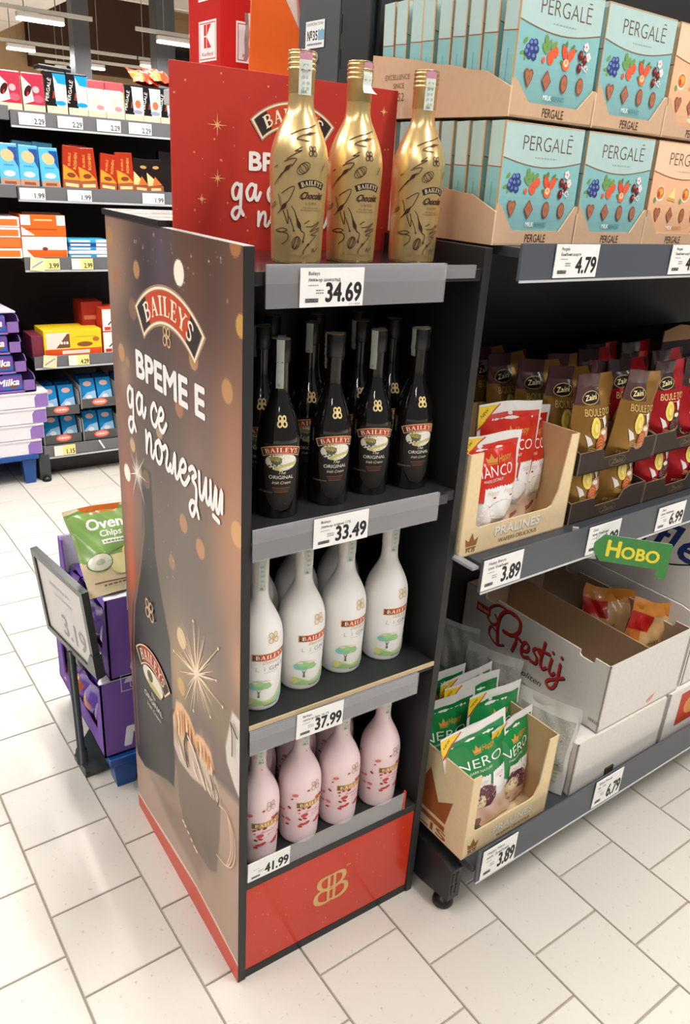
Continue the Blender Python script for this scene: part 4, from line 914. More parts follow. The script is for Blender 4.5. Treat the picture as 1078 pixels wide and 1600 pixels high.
# ---- cardboard trays and chocolate boxes on the top shelf
TAN = RGB(206, 172, 142); TEAL = RGB(138, 192, 195); TEALT = RGB(180, 208, 206); PEACH = RGB(244, 190, 150); PEACHT = RGB(246, 206, 176); BRZ = RGB(136, 100, 72)
BW, BH, BD = .180, .1695, .0285
def choc_box(c, ct_, desserts):
    t = thing('chocolate_box', 'x', 'chocolate box', group='x')
    q = MB(); x0, x1, y1 = -BW/2, BW/2, BD
    N = 10
    q.box(x0, x1, 0, y1, 0, BH, c); b = q.build('carton', 'paper', t)
    ar = Art()
    # lighter panel above the curved bronze line, on the face; gradient below
    line = [(x0+BW*k/N, .121-.011*math.sin(math.pi*k/N)) for k in range(N+1)]
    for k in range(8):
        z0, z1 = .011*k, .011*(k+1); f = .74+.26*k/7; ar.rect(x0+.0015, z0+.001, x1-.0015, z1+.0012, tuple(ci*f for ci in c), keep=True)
    ar.l += ar.eps
    V = line+[(p[0], BH-.002) for p in line]; F = []
    for k in range(N): F += [(k, k+1, N+2+k), (k, N+2+k, N+1+k)]
    ar.tri(V, F, ct_); ar.stroke(line, .0016, BRZ)
    ar.rect(x0, 0, x0+.0016, BH, RGB(206, 168, 126), keep=True); ar.rect(x0, BH-.0016, x1, BH, RGB(206, 168, 126))
    ar.text('PERGALĒ', .008, .1325, .0215, RGB(104, 82, 70), w=.113, bold=-.012); scribble(ar, .006, .122, .05, .002, RGB(150, 180, 180) if not desserts else RGB(220, 170, 140), 6)
    xs = (-.060, -.021, .019, .056)
    ar.warp = lambda u, v: (u, .085+(v-.073)*.88)
    if not desserts:
        for dx, dy, rx, ry, ro in ((-.013, .012, .006, .003, .9), (-.017, -.006, .006, .003, .2), (-.011, -.012, .005, .0025, 1.2)): ar.ell(xs[0]+dx, .073+dy, rx, ry, RGB(110, 160, 70), 8, rot=ro, keep=True)
        ar.l += ar.eps
        for k, (dx, dy) in enumerate(((0, .010), (.008, .011), (-.006, .003), (.002, .001), (.011, .002), (-.003, -.008), (.007, -.009), (-.009, -.004))):
            ar.ell(xs[0]+dx, .073+dy, .0056, .0062, RGB(48, 64, 128), 10, keep=True); ar.l += ar.eps; ar.ell(xs[0]+dx-.001, .0745+dy, .0032, .003, RGB(112, 134, 190), 8, keep=True)
        ar.l += ar.eps
        for dx, dy, ro in ((-.008, .018, 1.7), (-.001, .012, 1.2), (-.010, .006, 2.2), (.009, .012, .9)): ar.ell(xs[1]+dx, .073+dy, .009, .0042, RGB(116, 160, 84), 9, rot=ro, keep=True)
        ar.l += ar.eps
        for dx, dy, rx, ry in ((.004, -.005, .0078, .0105), (.014, .005, .0062, .008), (.008, .002, .008, .006), (-.011, -.010, .0036, .0046)): ar.ell(xs[1]+dx, .072+dy, rx, ry, RGB(228, 98, 62), 11)
        for dx, dy, ro in ((-.009, .014, 2.4), (-.004, .017, 1.5), (.011, .015, 1.0), (.015, .011, .2), (-.009, -.010, 2.5)): ar.ell(xs[2]+dx, .073+dy, .006, .0028, RGB(84, 134, 60), 8, rot=ro, keep=True)
        ar.l += ar.eps
        for dx, dy, rx, ry, ro, c_ in ((-.006, .006, .0062, .0105, .3, RGB(226, 84, 50)), (.009, .004, .0066, .011, -.5, RGB(232, 96, 58)), (-.001, -.012, .0085, .0088, 0, RGB(236, 110, 60)), (-.001, -.009, .0055, .006, 0, RGB(250, 214, 176)), (-.001, -.008, .0026, .0034, 0, RGB(240, 150, 100))): ar.ell(xs[2]+dx, .073+dy, rx, ry, c_, 11, rot=ro)
        for dx, dy in ((.004, .016), (.011, .002), (.002, -.012), (.009, -.016)):
            for k in range(5): ar.ell(xs[3]+dx+.0035*math.cos(k*1.257), .077+dy+.0042*math.sin(k*1.257), .0028 if dy > 0 else .0016, .0036 if dy > 0 else .0018, RGB(246, 226, 226), 6, keep=True)
        ar.l += ar.eps
        for dx, dy in ((-.007, .005), (.003, -.001), (-.007, -.014)):
            ar.ell(xs[3]+dx, .074+dy, .0052, .0082, RGB(104, 20, 26), 11, keep=True); ar.l += ar.eps; ar.ell(xs[3]+dx+.0012, .076+dy, .0018, .003, RGB(200, 90, 90), 7, keep=True)
        ar.l += ar.eps; ar.ell(xs[3]+.004, .0935, .0015, .0015, RGB(200, 70, 90), 6)
    else:
        for k, dx in enumerate(xs[:3:2]):
            ar.ell(dx, .073, .0135, .015, RGB(250, 240, 220), 14); ar.ell(dx, .074, .0115, .0125, RGB(226, 130, 60), 14); ar.ell(dx+.002, .076, .006, .006, RGB(240, 176, 80), 8); ar.ell(dx-.004, .071, .004, .006, RGB(196, 80, 40), 8); ar.ell(dx-.013, .06, .004, .006, RGB(120, 160, 80), 7)
        ar.poly([(xs[1]-.016, .062), (xs[1]+.010, .058), (xs[1]+.002, .088)], RGB(250, 226, 150)); ar.poly([(xs[1]-.016, .062), (xs[1]+.010, .058), (xs[1]+.009, .064), (xs[1]-.013, .067)], RGB(222, 170, 90))
        ar.poly([(xs[3]-.014, .064), (xs[3]+.012, .060), (xs[3]+.004, .086)], RGB(116, 64, 44)); ar.poly([(xs[3]-.011, .07), (xs[3]+.010, .067), (xs[3]+.009, .072), (xs[3]-.009, .075)], RGB(240, 220, 190))
    ar.warp = None; CB, CD = RGB(176, 112, 82), RGB(142, 76, 56)
    for k, (c_, s) in enumerate(((CD, .8), (CB, .64))):
        z = .0495
        ar.poly([(xs[0]+s*px, z+s*pz) for px, pz in ((0, -.0165), (.009, -.002), (.012, .008), (.009, .014), (.004, .0145), (0, .011), (-.004, .0145), (-.009, .014), (-.012, .008), (-.009, -.002))], c_, True)
        ar.poly([(xs[1]+s*px, z+s*pz) for px, pz in ((0, -.018), (.013, 0), (0, .018), (-.013, 0))], c_, True)
        ar.ell(xs[2], z, .0098*s, .0158*s, c_, 16, keep=True); ar.ell(xs[3], z, .0098*s, .0150*s, c_, 16)
    for k in range(4): ar.stroke([(xs[k]-.003, .047), (xs[k], .053), (xs[k]+.003, .047)], .0012, CD, keep=True)
    ar.l += ar.eps
    ar.text('MILK', -.024, .0245, .0066, RGB(240, 246, 246), 'l', w=.018, bold=.02, keep=True); ar.text('BERRIES' if not desserts else 'DESSERTS', -.004, .0245, .0066, RGB(60, 120, 140) if not desserts else RGB(206, 130, 90), 'l', w=.028)
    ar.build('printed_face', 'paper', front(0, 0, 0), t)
    ar = Art()                      # the spine: bronze edges, a bronze line, small vertical text
    for k in range(8):
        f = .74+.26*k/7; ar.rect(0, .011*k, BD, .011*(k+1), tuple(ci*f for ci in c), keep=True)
    ar.rect(0, .107, BD, BH, ct_); ar.rect(BD-.0026, 0, BD, BH, RGB(206, 168, 126), keep=True); ar.rect(0, 0, .0012, BH, RGB(206, 168, 126), keep=True); ar.stroke([(0, .1085), (BD, .1065)], .0016, RGB(150, 96, 66))
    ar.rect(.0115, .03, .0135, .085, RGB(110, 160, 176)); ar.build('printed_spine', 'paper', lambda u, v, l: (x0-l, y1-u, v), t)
    return t
def tray(name, label, x, y, z, w_, d, hb_, hf, lip, c, text=None, extra=None, group='open cardboard trays on the top shelf'):
    """open display tray: low cut front with angled corners, taller sides"""
    t = thing(name, label, 'tray', G(x, y, z), GR, group); e = .003
    q = MB(); q.box(0, w_, 0, d, 0, e, c); q.build('base', 'card', t)
    q = MB(); q.prism([(0, 0), (w_, 0), (w_, hf), (w_-.006, hf), (w_-.038, lip), (.038, lip), (.006, hf), (0, hf)], lambda u, v, l: (u, -l, v), e, c, RGB(226, 196, 160)); fp = q.build('front_lip', 'card', t)
    for s in (0, 1):
        rs_ = random.Random(s+3); P = [(0, 0), (d, 0), (d, hb_)]
        m = 12
        for k in range(1, m): P.append((d-(d-.03)*k/m, hb_-(hb_-hf-.006)*(k/m)**1.15+rs_.uniform(-.0012, .0012)))
        P += [(.0, hf-.012)]
        q = MB(); q.prism(P, lambda u, v, l: ((0-l) if s == 0 else (w_+l), u, v), -e if s == 0 else e, c, RGB(226, 196, 160)); sp = q.build('side_wall', 'card', t)
        if s == 0 and extra:
            ar = Art()
            for tx, u_, v_, hh in extra: ar.text(tx, u_, v_, hh, RGB(120, 88, 66))
            ar.build('printed_text', 'paper', lambda u, v, l: (-.0033-l, d-u, v), sp)
    q = MB(); q.box(0, w_, d-e, d, 0, hb_, c); q.build('rear_wall', 'card', t)
    if text:
        ar = Art(); ar.text(text, w_*.5, .0048, .0125, RGB(78, 52, 40), w=.048, bold=.01); ar.build('printed_name', 'paper', front(0, -.0002, 0), fp)
    return t
ORD = ('front', 'second', 'third', 'fourth', 'fifth', 'sixth', 'seventh', 'eighth', 'ninth', 'tenth')
TX_ = (('EXCELLENCE', .070, .058, .008), ('SINCE', .075, .045, .008), ('1952', .075, .026, .013))
teal = choc_box(TEAL, TEALT, False); peach = choc_box(PEACH, PEACHT, True)
used = set()
TRX = ((.430, .188, teal, 'teal'), (.621, .188, teal, 'teal'), (.812, .188, peach, 'peach'))
for lv, (z, y) in enumerate(((1.3455, -.006), (1.5235, .002))):
    for k, (x, w_, pr, nm) in enumerate(TRX):
        x += .008*lv; zz = z+(.0 if lv == 0 else 0)
        tray('cardboard_tray', '%s card tray holding the %s boxes%s' % (('lower', 'upper')[lv], ('left teal', 'middle teal', 'peach')[k], (', its long side facing the bottles', '', '')[k]), x, y, zz, w_, .33, .098, .06 if k or lv == 0 else .05, .0215, TAN, 'PERGALE', TX_ if (k == 0 and lv == 1) else None)
        n = 9 if k == 0 else 1
        for j in range(n):
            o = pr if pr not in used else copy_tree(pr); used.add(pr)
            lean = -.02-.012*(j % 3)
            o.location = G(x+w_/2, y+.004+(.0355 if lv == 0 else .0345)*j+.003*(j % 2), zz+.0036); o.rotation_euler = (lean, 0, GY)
            o['group'] = '%s chocolate boxes in the card trays' % nm
            if n == 1: o['label'] = '%s chocolate box facing out in the %s %s tray' % (nm, ('lower', 'upper')[lv], ('', 'middle', 'right-hand')[k])
            else: o['label'] = ('teal chocolate box facing out in the %s left tray' % ('lower', 'upper')[lv]) if j == 0 else '%s teal chocolate box from the front in the %s left tray, spine showing' % (ORD[j], ('lower', 'upper')[lv])

# ---- pouches
def pouch(name, label, cat, w_, h, t, mat, colfn, loc, rot, group=None, art=None, seed=0, seal=.9, foot=.35, crump=.0018, dec='paper', back=None, parent=None):
    rnd = random.Random(seed); ph = [rnd.uniform(0, 6.28) for _ in range(8)]
    def prof(qv):
        if qv < foot: return .35+.65*math.sin(math.pi/2*qv/foot)
        if qv < seal: return max(.03, math.cos(math.pi/2*((qv-foot)/(seal-foot)))**.8)
        return .03
    def wob(s_, qv): return crump*(math.sin(9*s_+ph[0]+5*qv)+.8*math.sin(13*qv+ph[1]-7*s_)+.7*math.sin(21*s_+17*qv+ph[2]))*(1 if qv < seal else .6)
    def xy(s_, qv, sg):
        sd = (1-abs(2*s_-1)**2.6)
        y = sg*t/2*prof(qv)*sd-(.3*wob(s_, qv) if sg > 0 else -wob(s_, qv))*(.4+.6*sd)
        x = (s_-.5)*w_*(1-.06*prof(qv))+crump*.8*math.sin(11*qv+ph[3])
        z = h*qv*(1+.0*s_)+crump*1.2*math.sin(6*s_+ph[4])*qv
        return x, y, z
    q = MB(); NU_, NV_ = 16, 20
    q.grid(lambda s_, v: xy(s_, v, -1), NU_, NV_, colfn); q.grid(lambda s_, v: xy(1-s_, v, 1), NU_, NV_, back or colfn)
    o = q.build(name, mat, parent, loc, rot); tag(o, label, cat, group)
    if art:
        def fn(u, v, l):
            s_ = min(max(u/w_+.5, 0), 1); x, y, z = xy(s_, min(max(v/h, 0), 1), -1); return (x, y-.0008-l*1.5, z)
        art.build('printed_front', dec, fn, o, maxlen=min(w_/NU_, h/NV_)*.6)
    return o
def wafer_art(w_, h, c, word, dark, wavy, seed=0):
    ar = Art(); rnd = random.Random(seed); e = .011
    e = .007; top = h*.93; low = h*.42
    bot = [(w_/2-e, low+.012), (w_*.25, low), (w_*.05, low+.01), (-w_*.2, low-.004), (-w_/2+e, low+.02)] if wavy else [(w_/2-e, low), (-w_/2+e, low)]
    ar.poly([(-w_/2+e, top-.004), (w_/2-e, top)]+bot, c)
    ar.poly([(-w_/2, h*.985), (-w_/2, h*.985-.04), (-w_/2+.05, h*.985)], RGB(236, 200, 40)); ar.stroke([(-w_/2, h*.985-.043), (-w_/2+.053, h*.985)], .003, RGB(200, 50, 40)); ar.text('NEW', -w_/2+.017, h*.985-.015, .007, RGB(60, 40, 20), rot=.68, bold=.01)
    GL_ = RGB(206, 150, 70)
    crown(ar, -.004, h*.755, .02, .016, GL_); ar.text('Happy', .026, h*.76, .013, GL_, w=.034, shear=.35, bold=.01, rot=.1)
    ar.text(word, 0, h*.635, .021, RGB(246, 244, 242), w=w_*.66, bold=-.008)
    if word == 'BIANCO': ar.ell(-w_*.33+.026, h*.745, .003, .003, RGB(240, 180, 180), 6)
    ar.text('DARK NATURE' if dark else 'WHITE COCONUT', -.005, h*.59, .0055, RGB(230, 236, 228), w=w_*.34)
    # wrapped sweet: zig-zag wrapper ends
    for sx_, x0 in ((1, -.004), (1, w_*.27)):
        zz = [(x0-.022+.004*k, h*.545-(.003 if k % 2 else 0)) for k in range(12)]
        ar.poly(zz+[(x0+.022, h*.40), (x0+.012, h*.36), (x0-.018, h*.38), (x0-.024, h*.42)], RGB(240, 238, 236)); ar.text('Happy', x0, h*.47, .010, RGB(196, 180, 160), w=.03, shear=.3); ar.ell(x0+.004, h*.445, .004, .002, RGB(190, 40, 40), 7)
    if dark:
        ar.ell(-.002, h*.335, .036, .030, RGB(92, 52, 62), 16); ar.ell(-.018, h*.31, .022, .020, RGB(226, 206, 160), 12); ar.ell(-.018, h*.31, .014, .012, RGB(238, 224, 186), 10)
        for k in range(60): ar.ell(-.002+rnd.uniform(-.03, .034), h*.345+rnd.uniform(-.012, .026), .0032, .0016, rnd.choice((RGB(70, 36, 50), RGB(136, 90, 104), RGB(196, 150, 160))), 6, rot=rnd.uniform(0, 3), keep=True)
        ar.l += ar.eps
        ar.poly([(-.05, h*.04), (-.03, h*.24), (.0, h*.25), (.04, h*.22), (.06, h*.05)], RGB(236, 206, 190)); ar.poly([(-.07, h*.02), (-.06, h*.16), (-.03, h*.15), (-.008, h*.02)], RGB(60, 130, 80)); ar.ell(-.035, h*.13, .022, .012, RGB(150, 110, 110), 10)
    else:
        ar.ell(.02, h*.31, .036, .022, RGB(176, 164, 156), 16); ar.ell(.021, h*.325, .033, .018, RGB(236, 234, 230), 14); ar.ell(-.03, h*.27, .026, .03, RGB(226, 220, 214), 12)
        for k in range(26): ar.ell(-.03+rnd.uniform(-.024, .024), h*.28+rnd.uniform(-.03, .03), .004, .002, RGB(246, 244, 240), 6, rot=rnd.uniform(0, 3), keep=True)
        ar.l += ar.eps
        for a_, b_ in ((( -.01, .29), (.03, .25)), ((.0, .23), (.04, .19)), ((-.02, .21), (.0, .16))): ar.stroke([(a_[0], h*a_[1]), (b_[0], h*b_[1])], .005, RGB(128, 146, 100), taper=lambda t: math.sin(math.pi*t)+.1, keep=True)
        ar.l += ar.eps
        ar.poly([(-.02, h*.03), (.0, h*.16), (.05, h*.15), (.062, h*.03)], RGB(226, 196, 180)); ar.stroke([(.0, h*.07), (.03, h*.13)], .012, RGB(150, 40, 40)); ar.text('coco', .014, h*.088, .007, RGB(240, 220, 210), rot=.9)
    return ar
WB = 'praline wafer bags in the crown cartons'
def wcol(c): return lambda s_, v: RGB(232, 230, 228) if v > .30 else RGB(228, 204, 188)
def wafer_bag(label, c, word, dark, loc, rot, seed, s=1.0, sx=1.0):
    a_ = wafer_art(.152*s*sx, .235*s, c, word, dark, dark, seed)
    return pouch('wafer_bag', label, 'bag of sweets', .152*s*sx, .235*s, .05, 'film', wcol(c), loc, rot, WB, a_, seed, seal=.88, dec='gloss')
RD, GN = RGB(200, 44, 30), RGB(24, 128, 66)
CREAM = RGB(236, 212, 170)
def crown_carton(label, loc, w_, d, hp, cut, lipz, word1, word2, side_print, px, tilt=0):
    """shelf-ready carton with a U-shaped cut in front: posts left and right"""
    t = thing('shelf_carton', label, 'carton', loc, GR, 'cream crown cartons on the right shelving'); e = .0028
    q = MB(); q.box(0, w_, 0, d, 0, e, CREAM); q.build('base', 'card', t)
    (a0, a1, b0, b1) = px
    P = [(0, 0), (w_, 0), (w_, hp), (b1, hp), (b0+.012, lipz+.03), (b0, lipz+.004), (b0-.012, lipz), (a1+.012, lipz), (a1+.003, lipz+.004), (a1, lipz+.014), (a0, hp), (0, hp)]
    q = MB(); q.prism(P, lambda u, v, l: (u, -l, v), e, CREAM, RGB(222, 200, 164)); fp = q.build('front_panel', 'card', t)
    for s in (0, 1):
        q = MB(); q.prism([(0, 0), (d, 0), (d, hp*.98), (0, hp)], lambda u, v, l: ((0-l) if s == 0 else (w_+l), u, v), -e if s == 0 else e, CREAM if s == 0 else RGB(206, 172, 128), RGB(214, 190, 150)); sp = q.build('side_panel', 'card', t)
        if s == 0 and side_print:
            ar = Art(); BR = RGB(168, 92, 48)
            crown(ar, .139, .050, .118, .110, BR); ar.text('FLIS', .143, .006, .0195, BR, w=.125, bold=.02)
            ar.build('printed_crown', 'paper', lambda u, v, l: (-.0031-l, d-u, v), sp)
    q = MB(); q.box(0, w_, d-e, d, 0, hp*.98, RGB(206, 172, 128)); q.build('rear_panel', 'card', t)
    ar = Art(); BR = RGB(160, 112, 62)
    crown(ar, .026, .019, .026, .026, BR); ar.text('FLIS', .026, .007, .007, RGB(120, 80, 40), w=.022, bold=.03)
    ar.text(word1, .148, .0245, .0185, RGB(206, 180, 140), w=.122, bold=.03); ar.text(word1, .1465, .0258, .0185, RGB(250, 246, 238), w=.122, bold=.03); ar.text(word2, .150, .010, .0085, RGB(140, 98, 56), w=.105)
    ar.build('printed_name', 'paper', front(0, -.0002, 0), fp); return t
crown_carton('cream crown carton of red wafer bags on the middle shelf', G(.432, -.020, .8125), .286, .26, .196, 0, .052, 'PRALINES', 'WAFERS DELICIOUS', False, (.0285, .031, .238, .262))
wafer_bag('front left red wafer bag, standing lowest in the cream carton', RD, 'BIANCO', False, G(.516, .012, .816), (-.05, .03, GY-.04), 1, .88, 1.1)
wafer_bag('tall red wafer bag raised behind the front one, yellow corner showing', RD, 'BIANCO', False, G(.585, .042, .816), (-.05, .06, GY+.02), 2, 1.06, 1.1)
wafer_bag('right red wafer bag tucked against the cream carton side', RD, 'BIANCO', False, G(.664, .060, .816), (-.04, .04, GY+.1), 3, .96, .9)
# lower carton with the green bags
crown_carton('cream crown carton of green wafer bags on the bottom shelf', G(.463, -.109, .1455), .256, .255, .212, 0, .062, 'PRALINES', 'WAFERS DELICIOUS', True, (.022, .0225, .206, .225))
for lb, x, y, z, rx, ry, rz, sd, s in (('large green wafer bag at the front left of the lower carton', .560, -.062, .150, -.15, -.09, -.03, 4, 1.1), ('green wafer bag at the front right of the lower carton', .655, -.045, .150, -.08, .03, .16, 5, .96),
        ('green wafer bag lying back behind the two front ones', .640, .012, .150, -.10, .12, .06, 6, 1.1), ('green wafer bag with its white seal folded over, middle of the lower carton', .620, .055, .150, -.12, .10, .04, 7, 1.12),
        ('green wafer bag leaning left at the back of the lower carton', .550, .060, .150, -.06, -.04, -.1, 8, 1.08), ('half hidden green wafer bag behind the left one', .635, .095, .15, -.05, .05, .1, 9, 1.12), ('rearmost green wafer bag under the shelf', .565, .118, .17, -.03, .0, 0, 10, 1.1)):
    wafer_bag(lb, GN, 'NERO', True, G(x, y, z), (rx, ry, GY+rz), sd, s, 1.08)
def clearcol(s_, v): return RGB(214, 214, 210)
for k, (lb, x, y, z, rz, sc_) in enumerate((('clear speckled wafer bag turned sideways beside the green carton', .765, -.030, .147, -1.27, 1.0), ('second clear backed wafer bag behind, leaning on the white carton', .775, .155, .175, -1.2, .95), ('third clear backed wafer bag in the shadow under the shelf', .77, .29, .20, -1.2, .9))):
    ar = Art(); rnd = random.Random(k)
    ar.rect(-.068, .06, .068, .19, RGB(176, 178, 172), n=6)
    for j in range(150): ar.ell(rnd.uniform(-.066, .066), rnd.uniform(.07, .19), .0022, .0013, rnd.choice((RGB(150, 152, 146), RGB(206, 206, 200))), 6, rot=rnd.uniform(0, 3), keep=True)
    ar.l += ar.eps
    for j in range(5): ar.stroke([(-.05, .03+.011*j), (0, .034+.011*j), (.055, .031+.011*j)], .005, RGB(164, 182, 140) if j != 4 else RGB(120, 156, 104), keep=True)
    ar.text('FLIS', .02, .012, .012, RGB(200, 196, 190))
    pouch('wafer_bag', lb, 'bag of sweets', .152*sc_, .225*sc_, .03, 'film', clearcol, G(x, y, z), (-.12, .0, GY+rz), 'turned wafer bags beside the crown carton', ar, 20+k, seal=.9, dec='gloss')

# ---- chocolate bags in dark trays, middle shelf
DK = RGB(66, 56, 50)
def dark_tray(label, x, z, w_):
    t = thing('display_tray', label, 'tray', G(x, -.020, z), GR, 'dark card trays on the middle shelf'); e = .003; d = .34
    q = MB(); q.box(0, w_, 0, d, 0, e, DK); q.build('base', 'card', t)
    P = [(0, 0), (w_, 0), (w_, .052), (w_-.055, .052), (w_-.075, .046), (w_-.088, .028), (.078, .026), (.072, .044), (.066, .046), (0, .046)]
    q = MB(); q.prism(P, lambda u, v, l: (u, -l, v), e, DK, RGB(120, 104, 90)); fp = q.build('front_lip', 'card', t)
    for s in (0, 1):
        q = MB(); q.prism([(0, 0), (d, 0), (d, .075), (.05, .06), (0, .046+.006*s)], lambda u, v, l: ((0-l) if s == 0 else (w_+l), u, v), -e if s == 0 else e, DK, RGB(120, 104, 90)); q.build('side_wall', 'card', t)
    ar = Art(); ar.text('Zaini', w_*.5, .009, .011, RGB(122, 100, 70), w=.036, shear=.25, bold=.02); ar.stroke([(w_*.5+.027*math.cos(a_*.4), .014+.011*math.sin(a_*.4)) for a_ in range(17)], .001, RGB(122, 100, 70)); ar.build('printed_name', 'paper', front(0, -.0002, 0), fp)
for lb, x, z, w_ in (('lower dark tray of gold chocolate bags', .733, .8125, .245), ('lower dark tray of red chocolate bags', .982, .8125, .245), ('upper dark tray of gold chocolate bags', .733, .9175, .245), ('upper dark tray of red chocolate bags', .982, .9225, .245)): dark_tray(lb, x, z, w_)
ZW, ZH = .122, .186
def zart(red):
    ar = Art(); c2 = RGB(84, 56, 58) if not red else RGB(60, 48, 48); INKZ = RGB(222, 190, 120) if not red else RGB(240, 206, 140)
    ar.rect(-ZW/2+.001, ZH*.68, ZW*.07, ZH*.995, c2, n=4)
    ar.ell(-ZW*.16, ZH*.75, .027, .013, RGB(206, 176, 110), 18, rot=.1); ar.ell(-ZW*.16, ZH*.75, .0255, .0115, RGB(36, 26, 26), 18, rot=.1); ar.text('Zaini', -ZW*.16, ZH*.727, .0105, RGB(250, 232, 170), w=.036, shear=.25, bold=.03, rot=.1)
    ar.text("BOULE D'OR", .004, ZH*.565, .0145, INKZ, w=.088, bold=.0); scribble(ar, .004, ZH*.535, .05, .0016, INKZ, 6)
    ar.poly([(-.04, .070), (-.026, .062), (-.018, .05), (-.03, .045)], RGB(232, 226, 220)); ar.poly([(.01, .10), (.02, .078), (.03, .09), (.024, .104)], RGB(236, 232, 226)); ar.ell(.022, .066, .022, .015, RGB(190, 150, 110) if not red else RGB(70, 36, 30), 14); ar.ell(.017, .071, .009, .005, RGB(240, 226, 210), 8)
    ar.ell(-.012, .082, .016, .021, RGB(240, 218, 110), 16); ar.ell(-.012, .082, .011, .015, RGB(226, 196, 80), 14); ar.ell(-.012, .082, .007, .009, RGB(240, 222, 130), 10)
    ar.ell(.006, .05, .0165, .0175, RGB(176, 84, 40) if not red else RGB(60, 28, 22), 14)
    for k in range(4): ar.stroke([(-.006+.002*k, .058-.006*k), (.006, .061-.006*k), (.016-.001*k, .055-.005*k)], .0018, RGB(226, 140, 80) if not red else RGB(140, 84, 66), smooth=4, keep=True)
    ar.l += ar.eps
    for k in range(3): ar.stroke([(-.03, .036+.004*k), (0, .033+.003*k), (.034, .04+.003*k)], .0008, INKZ, smooth=4, keep=True)
    ar.l += ar.eps
    scribble(ar, -.02, .02, .05, .0014, INKZ, 7); scribble(ar, -.02, .0165, .05, .0014, INKZ, 7, seed=5); ar.poly([(.03, .001), (.054, .001), (.054, .032), (.038, .032)], c2); ar.text('A', .045, .01, .012, RGB(170, 130, 70), w=.008)
    return ar
ZG, ZR = RGB(158, 116, 56), RGB(190, 34, 44)
def zbag(red, label, loc, rot, group):
    c = ZR if red else ZG; c2 = RGB(84, 56, 58) if not red else RGB(60, 48, 48)
    return pouch('chocolate_bag', label, 'bag of chocolates', ZW, ZH, .062, 'foil', lambda s_, v: c2 if (v > .68 and s_ < .56) else c, loc, rot, group, zart(red), 31+red, seal=.86, foot=.2, crump=.0012, dec='gloss')
zg_ = zbag(False, 'x', (0, 0, 0), R0, 'gold chocolate bags'); zr_ = zbag(True, 'x', (0, 0, 0), R0, 'red chocolate bags')
ZL = [(0, 'front left gold chocolate bag standing in the upper tray', .797, .022, .921, -.03, .02, .03), (0, 'front right gold chocolate bag leaning in the upper tray', .911, .012, .921, .05, .10, .0),
      (0, 'left gold chocolate bag in the lower tray, top hidden', .797, .018, .816, -.02, 0, 0), (0, 'right gold chocolate bag in the lower tray, top hidden', .912, .018, .816, -.02, 0, 0),
      (1, 'front left red chocolate bag in the upper tray', 1.048, .022, .926, -.02, .03, .0), (1, 'front right red chocolate bag at the edge of the picture', 1.163, .024, .926, 0, 0, 0),
      (1, 'left red chocolate bag in the lower tray', 1.045, .018, .816, -.02, .0, 0), (1, 'right red chocolate bag in the lower tray', 1.163, .018, .816, 0, 0, 0),
      (0, 'gold chocolate bag right behind the front left gold one', .790, .088, .921, -.02, .05, -.1), (0, 'gold chocolate bag third in line behind the front left gold one', .782, .150, .921, -.05, .03, -.12), (0, 'gold chocolate bag fourth in line in the shade', .762, .21, .924, -.08, -.02, .05), (0, 'rearmost gold chocolate bag beside the stand wall', .758, .272, .924, -.05, .0, .1),
      (0, 'gold chocolate bag behind the front right gold one', .905, .085, .921, -.05, .08, .02), (0, 'gold chocolate bag in the second line, third back', .886, .165, .922, -.06, .02, 0), (1, 'red chocolate bag squeezed behind the gold pair', .968, .062, .926, -.1, .02, -.1), (1, 'red chocolate bag behind the front left red one', 1.04, .100, .926, -.06, .04, .06), (1, 'red chocolate bag third back in shadow', .985, .165, .926, -.05, .02, 0), (1, 'red chocolate bag fourth back in deep shadow', 1.06, .20, .926, -.05, 0, 0), (1, 'red chocolate bag behind the front right red one', 1.16, .095, .926, -.06, 0, 0)]
done = set()
for red, lb, x, y, z, rx, ry, rz in ZL:
    pr = zr_ if red else zg_; o = pr if red not in done else copy_tree(pr); done.add(red)
    o['label'] = lb; o.location = G(x, y, z); o.rotation_euler = (rx, ry, GY+rz)
o = copy_tree(zr_, G(1.17, .185, .926), (-.05, 0, GY)); o['label'] = 'dark topped chocolate bag behind the rightmost red bag'
# dim cartons at the back of the middle shelf
for k, (x, lb) in enumerate(((1.22, 'dim dark carton of blue topped packs deep on the middle shelf'), (1.42, 'dim dark carton at the far right of the middle shelf'))):
    t = thing('deep_carton', lb, 'carton', G(x, .16, .8125), GR, 'dim cartons deep on the middle shelf')
    q = MB(); q.box(0, .19, 0, .17, 0, .30, RGB(44, 40, 40), .002); q.build('body', 'card', t)
    q = MB(); q.prism([(0, .30), (.19, .30), (.19, .335), (.15, .34), (.12, .332), (.06, .338), (.0, .325)], lambda u, v, l: (u, .0-l, v), .003, RGB(150, 116, 84)); q.build('torn_lid', 'card', t)
    for j in range(4): q = MB(); q.box(.004+.046*j, .046+.046*j, -.012, .0, .03, .26, RGB(52, 48, 48), .002); q.build('pack', 'paper', t)
    q = MB(); q.box(.06, .13, -.016, -.012, .12, .2, RGB(30, 70, 130)); q.build('blue_front', 'paper', t)

